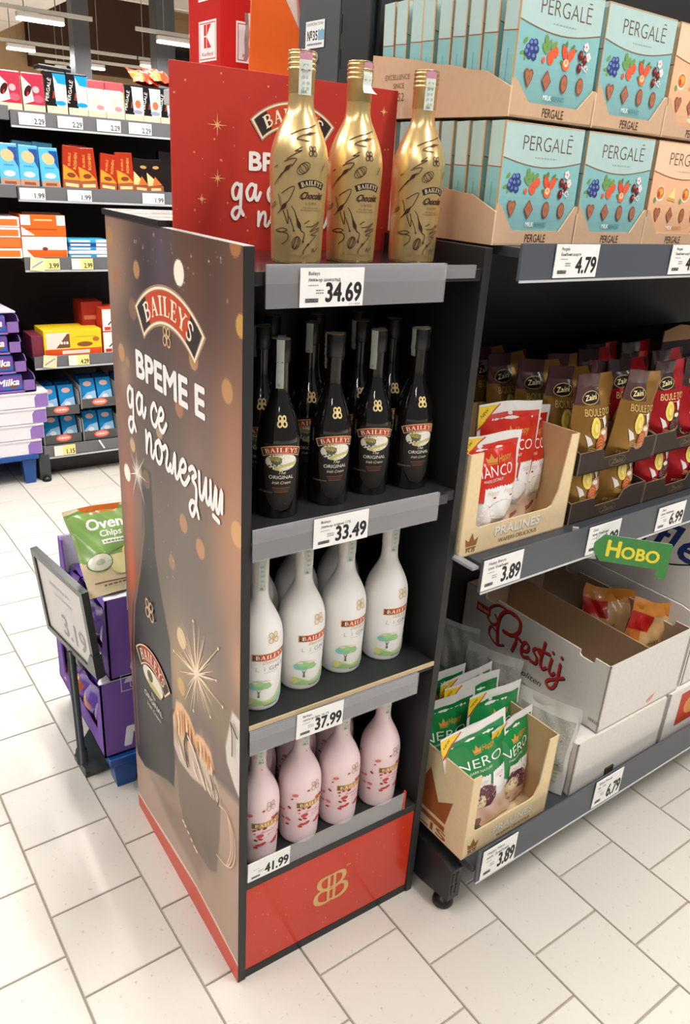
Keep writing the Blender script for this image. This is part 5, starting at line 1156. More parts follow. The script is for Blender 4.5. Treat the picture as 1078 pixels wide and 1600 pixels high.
# ---- white cartons on the bottom shelf
WC = RGB(226, 222, 216); IN_ = RGB(184, 160, 136)
def open_carton(label, x, y, z, w_, d, h, divider=None, grp='white wafer cartons on the bottom shelf', closed=False, cut=True):
    t = thing('wafer_carton', label, 'carton', G(x, y, z), GR, grp); e = .004
    q = MB(); q.box(0, w_, 0, d, 0, e, WC); q.build('base', 'card', t)
    def wall(nm, P, fn, ti):
        q = MB(); n = len(P); tr = tessellate_polygon([[Vector((u, v, 0)) for u, v in P]])
        V = [fn(u, v, 0) for u, v in P]+[fn(u, v, -ti) for u, v in P]
        q.add(V, [tuple(a_) for a_ in tr]+[tuple(i+n for i in a_) for a_ in tr]+[(i, (i+1) % n, n+(i+1) % n, n+i) for i in range(n)], [WC]*len(tr)+[IN_]*len(tr)+[RGB(214, 206, 196)]*n)
        return q.build(nm, 'card', t)
    fw_ = wall('front_wall', [(0, 0), (w_, 0), (w_, h), (0, h)], lambda u, v, l: (u, -l, v), e)
    hd = [(0, 0), (d, 0), (d, h)]
    for c_ in ((d*.80, d*.14) if cut else ()):
        hd += [(c_+.021, h), (c_+.021, h-.010), (c_+.015, h-.015), (c_-.015, h-.015), (c_-.021, h-.010), (c_-.021, h)]
    hd += [(0, h)]
    lw = wall('side_wall', hd, lambda u, v, l: (-l, u, v), e); rw = wall('side_wall', hd, lambda u, v, l: (w_+l, u, v), e)
    wall('rear_wall', [(0, 0), (w_, 0), (w_, h), (0, h)], lambda u, v, l: (u, d+l, v), e)
    if divider is not None:
        q = MB(); q.box(divider, divider+.004, .01, d-.01, .004, h*.93, RGB(176, 144, 112)); q.build('divider', 'card', t)
    if closed: q = MB(); q.box(e, w_-e, e, d-e, h-.004, h-.0005, WC); q.build('lid', 'card', t)
    return t, lw, fw_
def prestij(parent, d, red=True):
    ar = Art(); c = RGB(206, 48, 44); sh = RGB(30, 40, 70)
    for dx, dy, cc in ((.0022, -.0022, sh), (0, 0, c)):
        dy += .010
        P1 = [(.130, .052), (.122, .10), (.128, .138), (.150, .158), (.186, .152), (.19, .122), (.17, .10), (.142, .098)]; P2 = [(.165, .155), (.12, .160), (.09, .14), (.085, .11), (.105, .098), (.12, .112), (.108, .128)]; P3 = [(.15, .06), (.125, .05), (.098, .066), (.10, .09), (.116, .086)]
        for P, wd in ((P1, .009), (P2, .005), (P3, .005)): ar.stroke([(a_+dx, b_+dy) for a_, b_ in P], wd, cc, smooth=6, keep=True)
        ar.l += ar.eps
        for lt, P, wd in (('r', [[(.178, .06), (.186, .09), (.184, .104), (.2, .10)]], .008), ('e', [[(.206, .078), (.224, .084), (.226, .1), (.214, .104), (.206, .085), (.212, .064), (.232, .07)]], .0075), ('s', [[(.262, .098), (.250, .106), (.242, .096), (.256, .082), (.254, .066), (.236, .066)]], .0075),
                         ('t', [[(.272, .135), (.268, .08), (.276, .064), (.286, .072)], [(.258, .108), (.29, .112)]], .0075), ('i', [[(.298, .104), (.296, .072), (.304, .064), (.312, .072)]], .0075), ('j', [[(.324, .104), (.322, .05), (.31, .028), (.296, .032), (.30, .046), (.34, .075)]], .0075)):
            for p in P: ar.stroke([(a_+dx, b_+dy) for a_, b_ in p], wd, cc, smooth=6, keep=True)
        for u in (.299, .325): ar.ell(u+dx, .122+dy, .0042, .0042, cc, 8, keep=True)
        ar.l += ar.eps
    ar.text('Napoliten', .225, .022, .018, RGB(60, 58, 64), w=.11, shear=.3, rot=.02)
    ar.rect(.045, .122, .1-.006, .146, RGB(198, 62, 56)); ar.text('Elvan', .069, .128, .0105, RGB(246, 226, 220), w=.036, bold=.02)
    scribble(ar, .44, .022, .03, .008, RGB(150, 150, 150), 5)
    ar.build('printed_name', 'paper', lambda u, v, l: (-.0003-l, d-u, v), parent)
PD = .50
ca, lw, f1 = open_carton('closed white wafer carton carrying the open one, torn at its lower edge', .800, -.110, .1455, .345, .45, .146, closed=True, cut=False)
q = MB(); q.box(.13, .16, -.004, -.0002, .004, .022, RGB(70, 60, 54)); q.build('torn_hole', 'card', ca)
cb, lw, f2 = open_carton('open white wafer carton with red script on its side', .868, -.104, .2925, .318, .452, .180, .165)
def sqz(u): return u
prestij(lw, .452)
ar = Art(); ar.ell(.2, .02, .014, .007, RGB(222, 170, 160), 12, rot=.5); ar.stroke([(.185, .018), (.2, .024), (.215, .03)], .003, RGB(214, 120, 110), smooth=4); ar.build('printed_mark', 'paper', front(0, -.0003, 0), f2)
cc_, lw, f3 = open_carton('closed white carton with a red print, right of the lower wafer carton', 1.155, -.112, .1455, .34, .45, .146, closed=True, cut=False)
ar = Art(); ar.rect(.055, .03, .20, .13, RGB(196, 74, 52)); ar.ell(.12, .08, .04, .03, RGB(226, 150, 90), 12); ar.build('printed_picture', 'paper', front(0, -.0003, 0), f3)
cd_, lw, f4 = open_carton('tall white carton with big blue script at the right edge', 1.214, -.10, .2925, .32, .452, .455, closed=True, cut=False)
ar = Art(); ar.text('ffle', .325, .322, .085, RGB(34, 54, 116), w=.17, shear=.35, bold=.02); ar.stroke([(.25, .312), (.33, .296), (.42, .33)], .004, RGB(30, 30, 40), smooth=5); ar.build('printed_name', 'paper', lambda u, v, l: (-.0003-l, .452-u, v), lw)
q = MB(); q.prism([(0, 0), (.452, 0), (.452, .205), (.405, .214), (0, .214)], lambda u, v, l: (-.0005+l-.004, .452-u, v), .004, WC, RGB(236, 234, 230)); q.build('folded_side_flap', 'card', cd_)
q = MB(); q.box(-.0075, -.0048, .020, .062, .178, .192, RGB(110, 86, 66), .001); q.build('handle_slot', 'card', cd_)
def wcol2(s_, v):
    if v > .82: return RGB(206, 130, 50)
    if v > .55 and s_ < .5: return RGB(176, 40, 30)
    return RGB(200, 160, 110) if s_ > .3 else RGB(190, 110, 50)
for k, (lb, x, y, z, rot) in enumerate((('crumpled amber wafer pouch lying inside the open carton', 1.105, .085, .325, (-.30, .10, -.75)), ('amber wafer pouch standing up at the front corner of the open carton', 1.118, -.02, .34, (-.15, .22, -.35)))):
    ar = Art(); ar.text('HAZELNUT', .0, .06, .010, RGB(60, 44, 30), w=.07, rot=.5); ar.ell(-.03, .12, .02, .018, RGB(190, 36, 30), 10)
    pouch('wafer_pouch', lb, 'pouch', .13, .175, .035, 'film', wcol2, G(x, y, z), (rot[0], rot[1], GY+rot[2]), 'amber wafer pouches in the open carton', ar, 50+k, crump=.004, dec='gloss')

# ---- red promotional cartons and orange panel behind the header board
rc = thing('promotional_carton', 'tall red carton with white letter badges behind the header board', 'carton', G(.455, .93, 1.5945), GR)
q = MB(); q.box(0, .5, 0, .16, 0, .62, RGB(196, 38, 34), .002); q.build('body', 'gloss', rc)
def badge(ar, cx, cy, w_, h):
    ar.rect(cx-w_/2, cy-h/2, cx+w_/2, cy+h/2, RGB(240, 236, 234)); ar.rect(cx-w_/2+.004, cy-h/2+.004, cx+w_/2-.004, cy+h/2-.004, RGB(200, 48, 44)); ar.rect(cx-w_/2+.006, cy-h/2+.006, cx+w_/2-.006, cy+h/2-.006, RGB(240, 236, 234))
    k = w_*.27; x, y = cx, cy+h*.12; R_ = RGB(206, 40, 38)
    ar.rect(x-k*.75, y-k, x-k*.25, y-.05*k, R_, keep=True); ar.rect(x-k*.75, y+.05*k, x-k*.25, y+k, R_, keep=True); ar.poly([(x-.15*k, y+.05*k), (x+.8*k, y+k), (x-.15*k, y+k)], R_, True); ar.poly([(x-.15*k, y-.05*k), (x+.8*k, y-k), (x-.15*k, y-k)], R_)
    ar.text('Kaufland', cx, cy-h*.36, h*.095, R_, w=w_*.62, bold=.02)
ar = Art(); badge(ar, .098, .101, .088, .082*1.0); badge(ar, .098, .211, .088, .06); ar.build('printed_badge', 'paper', lambda u, v, l: (-.0003-l, .16-u, v), rc)
ar = Art(); badge(ar, .085, .101, .09, .082); ar.build('printed_badge', 'paper', front(0, -.0003, 0), rc)
bg = pouch('snack_packet', 'small clear packet of white sticks hanging before the red carton', 'packet', .07, .095, .02, 'film', lambda s_, v: RGB(226, 220, 216) if int(s_*9) % 2 else RGB(150, 120, 116), G(.535, .905, 1.655), (0, .05, GY), None, None, 71, seal=.85)
hk = MB(); hk.tube([(0, .036, 0), (0, -.02, 0), (0, -.026, .006)], .002, RGB(190, 190, 190), 6); hk.tube([(0, .036, 0), (0, .040, .0)], .006, RGB(190, 190, 190), 8); o = hk.build('display_hook', 'plastic', None, G(.535, .888, 1.748), GR); tag(o, 'thin metal hook holding the clear packet on the red carton', 'hook')
og = thing('price_board', 'big orange slanted board standing on a pale ledge behind the red header', 'board', G(.40, .70, 1.5945), (-.22, 0, GY))
q = MB(); q.prism([(.0, .0), (.150, .0), (.152, .08), (.108, .16), (.09, .20), (.03, .20)], lambda u, v, l: (u, -l, v), .004, RGB(255, 112, 42), RGB(236, 96, 36)); q.build('panel', 'gloss', og)
q = MB(); q.prism([(.1525, .081), (.1525, .22), (.092, .22), (.091, .2005), (.109, .161)], lambda u, v, l: (u, -l, v), .004, RGB(238, 214, 204)); q.build('fold', 'paper', og)
q = MB(); q.box(.135, .15, -.0052, -.0042, .125, .2, RGB(206, 60, 50)); q.build('sticker', 'paper', og)
lg = MB(); lg.box(-.01, .4, -.03, .4, -.0385, -.005, RGB(196, 196, 200), .002); lg.build('rear_ledge', 'plastic', shelv, Vector((-.03, .84, 1.5995)))
# ================================================================== PURPLE FLOOR DISPLAY WITH ITS SIGN, LEFT OF THE STAND
PUR = RGB(118, 86, 164)
def pallet(label, x0, x1, y0, y1, zt, loc0):
    t = thing('plastic_pallet', label, 'pallet', loc0, group='blue plastic pallets'); BL = RGB(20, 76, 150)
    q = MB(); q.box(x0, x1, y0, y1, zt-.022, zt, BL, .003)
    for k in range(4): q.box(x0+.01, x1-.01, y0+.02+k*(y1-y0-.06)/3, y0+.05+k*(y1-y0-.06)/3, zt-.03, zt-.021, BL)
    q.build('deck', 'plastic', t)
    for sx in (0, 1):
        for sy in (0, 1):
            q = MB(); q.prism([(0, 0), (.045, 0), (.055, zt-.024), (-.008, zt-.024)], lambda u, v, l: (x0+.02+sx*(x1-x0-.085)+u, y0+.02+sy*(y1-y0-.09)-l, v), .05, BL); q.build('foot', 'plastic', t)
    return t
pallet('blue plastic pallet under the purple cartons beside the stand', -.045, .36, .545, .99, .104, (0, .05, 0))
def purple_carton(label, x, y, z, w_, d, h, low):
    t = thing('purple_carton', label, 'carton', (x, y, z), R0, 'purple chocolate cartons'); e = .004
    q = MB(); q.box(0, w_, 0, d, 0, e, PUR); q.build('base', 'card', t)
    q = MB(); q.box(0, w_, 0, e, 0, h, PUR)
    q.build('near_wall', 'card', t)
    ar = Art(); ar.text('M', .094, .02, .055, RGB(240, 236, 244), w=.085, shear=.15, bold=.06)
    sx_ = .072; ar.stroke([(sx_-.022, .2-.022), (sx_+.022, .2-.022), (sx_+.022, .2+.022), (sx_-.022, .2+.022), (sx_-.022, .2-.022)], .002, RGB(216, 206, 230))
    ar.poly([(sx_-.015, .2), (sx_-.010, .2+.010), (sx_, .2+.014), (sx_+.010, .2+.010), (sx_+.015, .2)], RGB(216, 206, 230)); ar.stroke([(sx_, .2), (sx_, .2-.014), (sx_+.004, .2-.016)], .002, RGB(216, 206, 230))
    ar.build('printed_marks', 'paper', front(0, -.0002, 0), t)
    q = MB(); q.prism([(0, 0), (w_, 0), (w_, .045), (.02, .04), (0, .012)], lambda u, v, l: (u, v+.001, h+.001+l), .003, RGB(240, 238, 240)); q.build('folded_flap', 'card', t)
    q = MB(); q.box(0, w_, d-e, d, 0, h, PUR); q.build('far_wall', 'card', t)
    q = MB(); q.prism([(0, 0), (d, 0), (d, h), (d-.03, h), (d-.06, low), (.05, low), (.02, h*.8), (0, h)], lambda u, v, l: (-l, u, v), e, PUR); q.build('open_side', 'card', t)
    q = MB(); q.box(w_-e, w_, 0, d, 0, h, PUR); q.build('side_wall', 'card', t)
    for ya in (.0042, d-.0055): q = MB(); q.box(e, w_-e, ya, ya+.0013, h*.5, h, RGB(240, 238, 240)); q.build('white_lining', 'card', t)
    return t
purple_carton('lower purple carton with an umbrella mark beside the stand', -.052, .610, .105, .36, .39, .212, .045)
purple_carton('upper purple carton, open on top, below the green snack bag', -.026, .612, .3205, .34, .38, .212, .05)
CH = 'chocolate packs in the purple cartons'
for lv, (x, z) in enumerate(((-.047, .111), (-.02, .3265))):
    for j in range(4):
        q = MB(); q.grid(lambda s_, v: (.012*math.sin(9*v+j)-.008*math.sin(math.pi*s_), -.04+.08*s_, .0+.125*v), 6, 8, lambda s_, v: RGB(88, 58, 146) if v > .55 or s_ < .2 else (RGB(150, 74, 48) if s_ < .75 else RGB(206, 150, 70)))
        q.grid(lambda s_, v: (.03+.004*math.sin(7*v), .04-.08*s_, .125*v), 4, 6, RGB(88, 58, 146)); q.grid(lambda s_, v: (-.004+.034*v, -.04+.08*s_, .125), 3, 1, RGB(80, 54, 136)); o = q.build('chocolate_pack', 'film', None, (x+.010, .610+.075+.088*j-.01, z), (0, .12, 0))
        tag(o, '%s purple and brown chocolate pack from the near end of the %s purple carton' % (ORD[j] if j else 'nearest', ('lower', 'upper')[lv]), 'chocolate', CH)
ar = Art(); OW, OH = .175, .205; ar.warp = lambda u, v: (u*.87, v*.79)
ar.poly([(-.095, .245), (-.05, .252), (.05, .252), (.095, .245), (.095, .15), (.04, .13), (-.02, .11), (-.06, .09), (-.095, .10)], RGB(132, 168, 92)); ar.poly([(-.06, .258), (-.04, .235), (.04, .235), (.06, .258)], RGB(226, 120, 50)); ar.text('Oven', -.01, .185, .034, WHT, w=.10, shear=.2, bold=.04); ar.text('Chips', -.005, .160, .020, WHT, w=.06, shear=.2, bold=.03)
ar.rect(-.035, .137, .045, .151, WHT); scribble(ar, -.0, .141, .06, .005, RGB(120, 150, 90), 5); ar.ell(.075, .155, .022, .012, WHT, 12); ar.ell(.05, .10, .04, .034, RGB(246, 226, 140), 16); ar.ell(.0, .075, .032, .03, RGB(246, 234, 170), 14)
ar.ell(-.055, .09, .034, .026, RGB(96, 140, 70), 16); ar.ell(-.055, .09, .031, .023, RGB(226, 222, 206), 16); ar.ell(-.055, .09, .012, .009, RGB(180, 190, 160), 10); ar.stroke([(-.08, .036), (.0, .03), (.09, .036)], .003, RGB(120, 90, 70)); scribble(ar, .0, .022, .12, .004, RGB(140, 110, 90), 8)
ar.warp = None
ob_ = pouch('snack_bag', 'green and yellow oven snack bag lying on top of the purple cartons', 'snack bag', OW, OH, .055, 'film', lambda s_, v: RGB(146, 176, 108) if v > .42 and v < .95 else RGB(238, 218, 180), (.030, .640, .534), (-.62, .04, .15), None, ar, 91, seal=.93, dec='gloss')
# sign: base, pole, framed board
sg = thing('sign_stand', 'black pole sign with a framed price board beside the purple cartons', 'sign stand', (-.078, .725, 0)); FK = RGB(52, 58, 58)
q = MB(); q.prism([(-.012, .03), (-.004, -.035), (.02, -.045), (.075, -.04), (.12, .075), (.06, .125)], lambda u, v, l: (u, v, .024+l), .016, FK, FK); q.build('base', 'plastic', sg)
q = MB(); q.box(-.004, .02, -.04, -.02, 0, .012, FK); q.build('base_foot', 'plastic', sg); q = MB(); q.box(.05, .075, .08, .1, 0, .012, FK); q.build('base_foot', 'plastic', sg)
q = MB(); q.tube([(0, 0, .02), (-.004, 0, .352)], .0095, FK, 14); q.build('pole', 'plastic', sg)
q = MB(); q.tube([(0, 0, .02), (0, 0, .06)], .014, FK, 14); q.build('collar', 'plastic', sg)
bd = Vector((-.077, .568, .58)); bl_ = Vector((-.116, .828, .58)); lo_ = Vector((-.098, .845, .36))
ex = (bd-bl_); Lw = ex.length; ex.normalize(); ez = Vector((.0, 0, 1)); ez = (bl_-lo_); ez = (ez-ex*ez.dot(ex)); Lh = ez.length; ez.normalize(); en = ex.cross(ez)
org = lo_-Vector((-.078, .725, 0))
def bf_(u, v, l): p = org+ex*u+ez*v+en*l; return (p.x, p.y, p.z)
if en.x > 0: en = -en
q = MB(); q.prism([(0, 0), (Lw, 0), (Lw, Lh), (0, Lh)], bf_, .006, RGB(206, 202, 200)); bp_ = q.build('board', 'paper', sg)
q = MB(); m_ = .011
for P in ([(-.004, -.004), (Lw+.004, -.004), (Lw+.004, m_), (-.004, m_)], [(-.004, Lh-m_), (Lw+.004, Lh-m_), (Lw+.004, Lh+.004), (-.004, Lh+.004)], [(-.004, m_), (m_, m_), (m_, Lh-m_), (-.004, Lh-m_)], [(Lw-m_, m_), (Lw+.004, m_), (Lw+.004, Lh-m_), (Lw-m_, Lh-m_)]):
    q.prism(P, lambda u, v, l: bf_(u, v, l+.005), .016, FK)
q.build('frame', 'plastic', sg)
q = MB(); q.prism([(Lw-.045, .0), (Lw+.006, 0), (Lw+.006, .06), (Lw-.01, .06)], lambda u, v, l: bf_(u, v, l+.0075), .022, FK); q.build('corner_clip', 'plastic', sg)
ar = Art(); ar.text('3.19', Lw*.62, .035, .06, RGB(150, 146, 146), w=.12, bold=.02); scribble(ar, Lw*.45, Lh*.72, .10, .008, RGB(178, 174, 174), 6); scribble(ar, Lw*.5, Lh*.62, .09, .006, RGB(186, 182, 182), 6); ar.build('printed_price', 'paper', lambda u, v, l: bf_(u, v, l+.0003), bp_)
q = MB(); q.prism([(Lw*.42, -.05), (Lw*.58, -.05), (Lw*.62, .02), (Lw*.38, .02)], lambda u, v, l: bf_(u, v, l-.007), .01, FK); q.build('board_bracket', 'plastic', sg)

# ================================================================== SHELVING ACROSS THE AISLE (faces the camera, front edge at y = 2.8)
bs = thing('aisle_shelving', 'dark shelving across the aisle stacked with chocolate packs', 'shelving', (.36, 2.8, 0)); RY = 2.8
BX = lambda x: x-.36
q = MB(); q.box(-1.2, 2.3, .50, .52, 0, 1.66, RGB(40, 33, 30)); q.build('back_panel', 'steel', bs)
for (z0, z1, dy, x0) in ((1.537, 1.596, 0, 0), (1.254, 1.31, 0, 0), (.966, 1.022, 0, 0), (.533, .585, 0, 0), (.105, .162, -.02, .0)):
    q = MB(); q.box(x0, 2.3, dy+.006, .5, z1-.02, z1-.006, RGB(70, 72, 76)); q.build('shelf', 'steel', bs)
    q = MB(); q.prism([(dy, z0), (dy-.004, z1), (dy+.006, z1), (dy+.006, z0-.006), (dy-.004, z0-.006)], lambda u, v, l: (2.3+l, u, v), 2.3-x0, RGB(112, 114, 118)); o = q.build('label_rail', 'steel', bs)
    q = MB(); q.box(x0, 2.3, dy-.006, dy-.004, z0-.006, z0+.002, RGB(196, 198, 200)); q.build('lower_lip', 'plastic', o)
for (z0, z1) in ((1.555, 1.61), (1.262, 1.315)):
    q = MB(); q.box(-1.2, -.012, .01, .5, z1-.02, z1-.006, RGB(70, 72, 76)); q.box(-1.2, -.008, -.02, .01, z0, z1, RGB(104, 106, 110), .003); o = q.build('neighbouring_shelf', 'steel', bs)
q = MB(); q.prism([(-.03, .0), (-.03, .1), (-.005, .16), (.5, .16), (.5, .0)], lambda u, v, l: (.02+l, u, v), .05, RGB(60, 64, 68)); q.build('base_bracket', 'steel', bs)
q = MB(); q.lathe([(0, 0), (.02, 0), (.022, .006), (.012, .02), (0, .022)], 14, BLK); q.build('levelling_foot', 'black', bs, (-.005, -.045, 0))
q = MB(); q.box(.02, 2.3, .06, .08, 0, .105, RGB(36, 34, 33)); q.build('kick_plate', 'steel', bs)
TB = 'price tags across the aisle'
def btag(price, x, z, yellow, lb, w_=.104): price_tag(lb, price, '', '', w_, .045 if not yellow else .047, (x, RY-.0065, z), R0, TB, yellow=yellow, tiny=True)
for k, (x, p) in enumerate(((.443, '2.29'), (.598, '2.29'), (.762, '2.29'), (.902, '2.29'))): btag(p, x, 1.5425, False, '%s white 2.29 tag from the left on the top rail across the aisle' % ('first', 'second', 'third', 'fourth')[k])
for k, (x, p) in enumerate(((.418, '1.99'), (.616, '1.99'), (.952, '1.99'))): btag(p, x, 1.257, False, '%s white 1.99 tag from the left on the second rail across the aisle' % ('first', 'second', 'third')[k])
btag('3.99', .452, .970, True, 'yellow 3.99 tag under the orange cartons', .11); btag('2.99', .607, .970, True, 'yellow 2.99 tag under the flat blue packs', .095); btag('4.29', .560, .537, True, 'yellow 4.29 tag under the yellow biscuit pack', .095)
price_tag('yellow 1.15 tag on the lowest rail across the aisle', '1.15', '', '', .10, .05, (.455, RY-.0275, .110), R0, TB, yellow=True, tiny=True)
for x, z, lb in ((.408, .966, 'crooked yellow promotion label below the orange cartons'), (.424, .535, 'crooked yellow promotion label below the biscuit pack')):
    q = MB(); q.box(-.03, .03, -.0012, 0, 0, .056, RGB(240, 232, 180)); o = q.build('promotion_label', 'paper', None, (x, RY-.009, z), (0, .12, 0)); tag(o, lb, 'label')
    ar = Art()
    for k in range(3): ar.stroke([(-.02+.01*k, .012+.008*k), (.004+.008*k, .03+.006*k)], .006, RGB(150, 160, 190), keep=True)
    ar.build('printed_stripes', 'paper', front(0, -.0012, 0), o)
def small_pack(name, label, cat, x, y, z, w_, d, h, col, artf=None, mat='paper', rot=(0, 0, 0), group=None, bev=.002):
    q = MB(); q.box(-w_/2, w_/2, 0, d, 0, h, col, bev); o = q.build(name, mat, None, (x, y, z), rot); tag(o, label, cat, group)
    if artf:
        ar = Art(); artf(ar, w_, h); ar.build('printed_front', mat, front(0, 0, 0), o)
    return o
# top row: nine packs in pale trays
def row1_art(kind):
    def f(ar, w_, h):
        ar.rect(-w_/2+.001, .0, w_/2-.001, h*.20, RGB(236, 212, 180))
        if kind == 'pink':
            ar.rect(-w_/2+.001, h*.2, w_/2-.001, h, RGB(176, 52, 74)); ar.poly([(-w_/2+.001, h*.2), (-w_/2+.001, h*.92), (-w_*.1, h*.7), (.0, h*.3)], RGB(246, 236, 226)); ar.ell(-w_*.26, h*.55, w_*.14, h*.17, RGB(50, 26, 26), 12, rot=-.5); ar.ell(w_*.2, h*.36, w_*.24, h*.1, RGB(190, 90, 110), 12); ar.ell(w_*.12, h*.6, w_*.16, h*.09, RGB(226, 170, 176), 10); ar.text('DARK', -w_*.25, h*.44, h*.05, RGB(226, 90, 50), rot=1.3)
        elif kind == 'rose':
            ar.rect(-w_/2+.001, h*.78, w_/2-.001, h, RGB(206, 90, 96)); ar.poly([(-w_/2+.001, h*.2), (-w_/2+.001, h*.8), (w_*.35, h*.8), (w_*.45, h*.2)], RGB(250, 240, 228)); ar.ell(0, h*.46, w_*.25, h*.14, RGB(246, 206, 186), 12); ar.ell(w_*.18, h*.3, w_*.2, h*.07, RGB(226, 140, 136), 12)
        else:
            c = RGB(30, 150, 210) if kind == 'blue' else RGB(150, 150, 172)
            ar.rect(-w_/2+.001, h*.2, w_/2-.001, h, RGB(26, 24, 26)); ar.poly([(-w_*.1, h*.97), (w_/2-.001, h*.97), (w_/2-.001, h*.2), (.0, h*.2), (-w_*.06, h*.4)], RGB(226, 226, 232)); ar.poly([(-w_*.14, h*.97), (w_/2-.001, h*.97), (w_/2-.001, h*.72), (w_*.1, h*.74)], c if kind == 'blue' else RGB(206, 206, 214)); ar.ell(w_*.18, h*.28, w_*.26, h*.06, c, 12); ar.ell(w_*.2, h*.5, w_*.16, h*.12, RGB(236, 226, 220) if kind == 'blue' else RGB(196, 110, 70), 10)
            ar.text('PERGALĖ', -w_*.30, h*.57, h*.085, RGB(240, 236, 226), w=h*.55, rot=1.35); ar.text('DARK', -w_*.08, h*.47, h*.05, RGB(226, 80, 50), rot=1.35, bold=.02)
    return f
KL = ('pink and white', 'pink and white', 'black and sky blue', 'black and sky blue', 'pale rose', 'pale rose', 'black and silver', 'black and silver', 'black and silver')
for k, (x, kind) in enumerate(((.372, 'pink'), (.464, 'pink'), (.556, 'blue'), (.645, 'blue'), (.722, 'rose'), (.800, 'rose'), (.888, 'silver'), (.968, 'silver'), (1.045, 'silver'))):
    hh = .142 if kind != 'blue' else .158
    o = small_pack('chocolate_packet', '%s packet, number %s from the left on the aisle shelving top' % (KL[k], ('one', 'two', 'three', 'four', 'five', 'six', 'seven', 'eight', 'nine')[k]), 'chocolate', x, RY+.012, 1.592, .086, .05, hh, RGB(226, 196, 160) if kind != 'blue' else RGB(40, 40, 44), row1_art(kind), 'gloss', (-.06, .0, 0), 'chocolate packets on the top shelf across the aisle')
    top = MB(); top.box(-.044, .044, .0, .05, hh-.01, hh+.004, RGB(30, 26, 28) if kind in ('blue', 'silver') else RGB(190, 70, 90), .004); top.build('top_fold', 'gloss', o)
for k, (x, z, lb) in enumerate(((.372+.19, 1.755, 'dark packet lying on top of the black and blue chocolate packets'),)):
    small_pack('chocolate_packet', lb, 'chocolate', x, RY+.03, z, .13, .09, .018, RGB(40, 40, 46), None, 'gloss', (0, .05, 0), 'chocolate packets on the top shelf across the aisle', .005)
for k, (x, z, lb) in enumerate(((.955, 1.745, 'crumpled orange red packet lying on the silver packets'), (1.04, 1.755, 'second crumpled orange red packet nearest the red header board'))):
    pouch('candy_bag', lb, 'bag of sweets', .12, .14, .05, 'film', lambda s_, v: RGB(206, 66, 40) if s_ > .35 or v > .6 else RGB(236, 130, 60), (x, RY+.03, z), (-1.1, .1, .2*k), 'orange red packets on the top shelf across the aisle', None, 60+k, crump=.004)
# second row
def row2_art(kind):
    def f(ar, w_, h):
        if kind == 'sky':
            ar.rect(-w_/2+.002, h*.0, w_/2-.002, h*.18, RGB(200, 150, 120)); ar.rect(-w_*.3, h*.05, w_*.3, h*.12, RGB(150, 90, 66)); ar.poly([(0, h*.92), (w_/2-.002, h*.92), (w_/2-.002, h*.45)], RGB(32, 84, 160)); ar.ell(-.002, h*.72, w_*.34, h*.14, RGB(226, 190, 140), 14, rot=-.4); ar.ell(-.0, h*.3, w_*.3, h*.07, RGB(206, 226, 240), 12); ar.text('OREO', -w_*.1, h*.5, h*.06, RGB(60, 130, 190), rot=1.4) if False else scribble(ar, 0, h*.48, w_*.5, h*.03, RGB(60, 130, 190), 4)
        elif kind == 'red':
            ar.rect(-w_/2+.002, 0, w_/2-.002, h*.2, RGB(160, 96, 66)); ar.rect(-w_*.36, h*.05, w_*.36, h*.13, RGB(236, 206, 150)); ar.poly([(-w_/2+.002, h*.2), (-w_/2+.002, h*.55), (w_*.1, h*.42), (w_/2-.002, h*.22)], RGB(226, 150, 50)); ar.ell(-.003, h*.32, w_*.24, h*.06, RGB(130, 66, 40), 12); ar.text('ROSHEN', w_*.26, h*.66, h*.075, RGB(240, 190, 90), w=h*.38, rot=1.5); ar.text('BUBBLE', -w_*.08, h*.68, h*.06, RGB(236, 170, 80), w=h*.3, rot=1.5)
        else:
            ar.rect(-w_/2+.002, 0, w_/2-.002, h*.2, RGB(150, 86, 60)); ar.rect(-w_*.3, h*.05, w_*.3, h*.13, RGB(230, 196, 140)); ar.poly([(-w_/2+.002, h*.2), (-w_/2+.002, h*.6), (w_*.3, h*.22)], RGB(240, 200, 140)); ar.poly([(-w_*.2, h*.2), (0, h*.48), (w_*.4, h*.22)], RGB(206, 110, 50)); ar.ell(w_*.1, h*.75, w_*.2, h*.05, RGB(190, 150, 90), 10)
    return f
c2 = {'sky': RGB(92, 186, 226), 'red': RGB(172, 52, 30), 'dark': RGB(34, 26, 24)}
n2 = ('leftmost sky blue', 'second sky blue', 'third sky blue', 'leftmost red', 'second red', 'third red', 'fourth red', 'first black', 'second black')
for k, (x, kind, hh, rz) in enumerate(((.340, 'sky', .165, 0), (.418, 'sky', .162, .03), (.506, 'sky', .158, -.02), (.592, 'red', .172, .08), (.668, 'red', .168, -.05), (.752, 'red', .150, .1), (.835, 'red', .160, -.03), (.905, 'dark', .14, .06), (.975, 'dark', .14, -.05))):
    small_pack('chocolate_bar', '%s chocolate bar standing on the second shelf across the aisle' % n2[k], 'chocolate', x, RY+.012, 1.306, .078, .02, hh, c2[kind], row2_art(kind), 'gloss', (-.08, rz, 0), 'chocolate bars on the second shelf across the aisle', .003)
for k, (x, kind, lb) in enumerate(((.41, 'sky', 'sky blue bars lying flat behind the standing sky blue bars'), (.49, 'sky', 'second flat sky blue bar behind the standing ones'), (.64, 'red', 'red bar half hidden between the leftmost red bars'), (1.05, 'dark', 'black bar partly behind the red header board'))):
    small_pack('chocolate_bar', lb, 'chocolate', x, RY+.06, 1.306, .085, .03, .178, c2[kind], None, 'gloss', (-.1, .05, .1), 'chocolate bars on the second shelf across the aisle', .003)
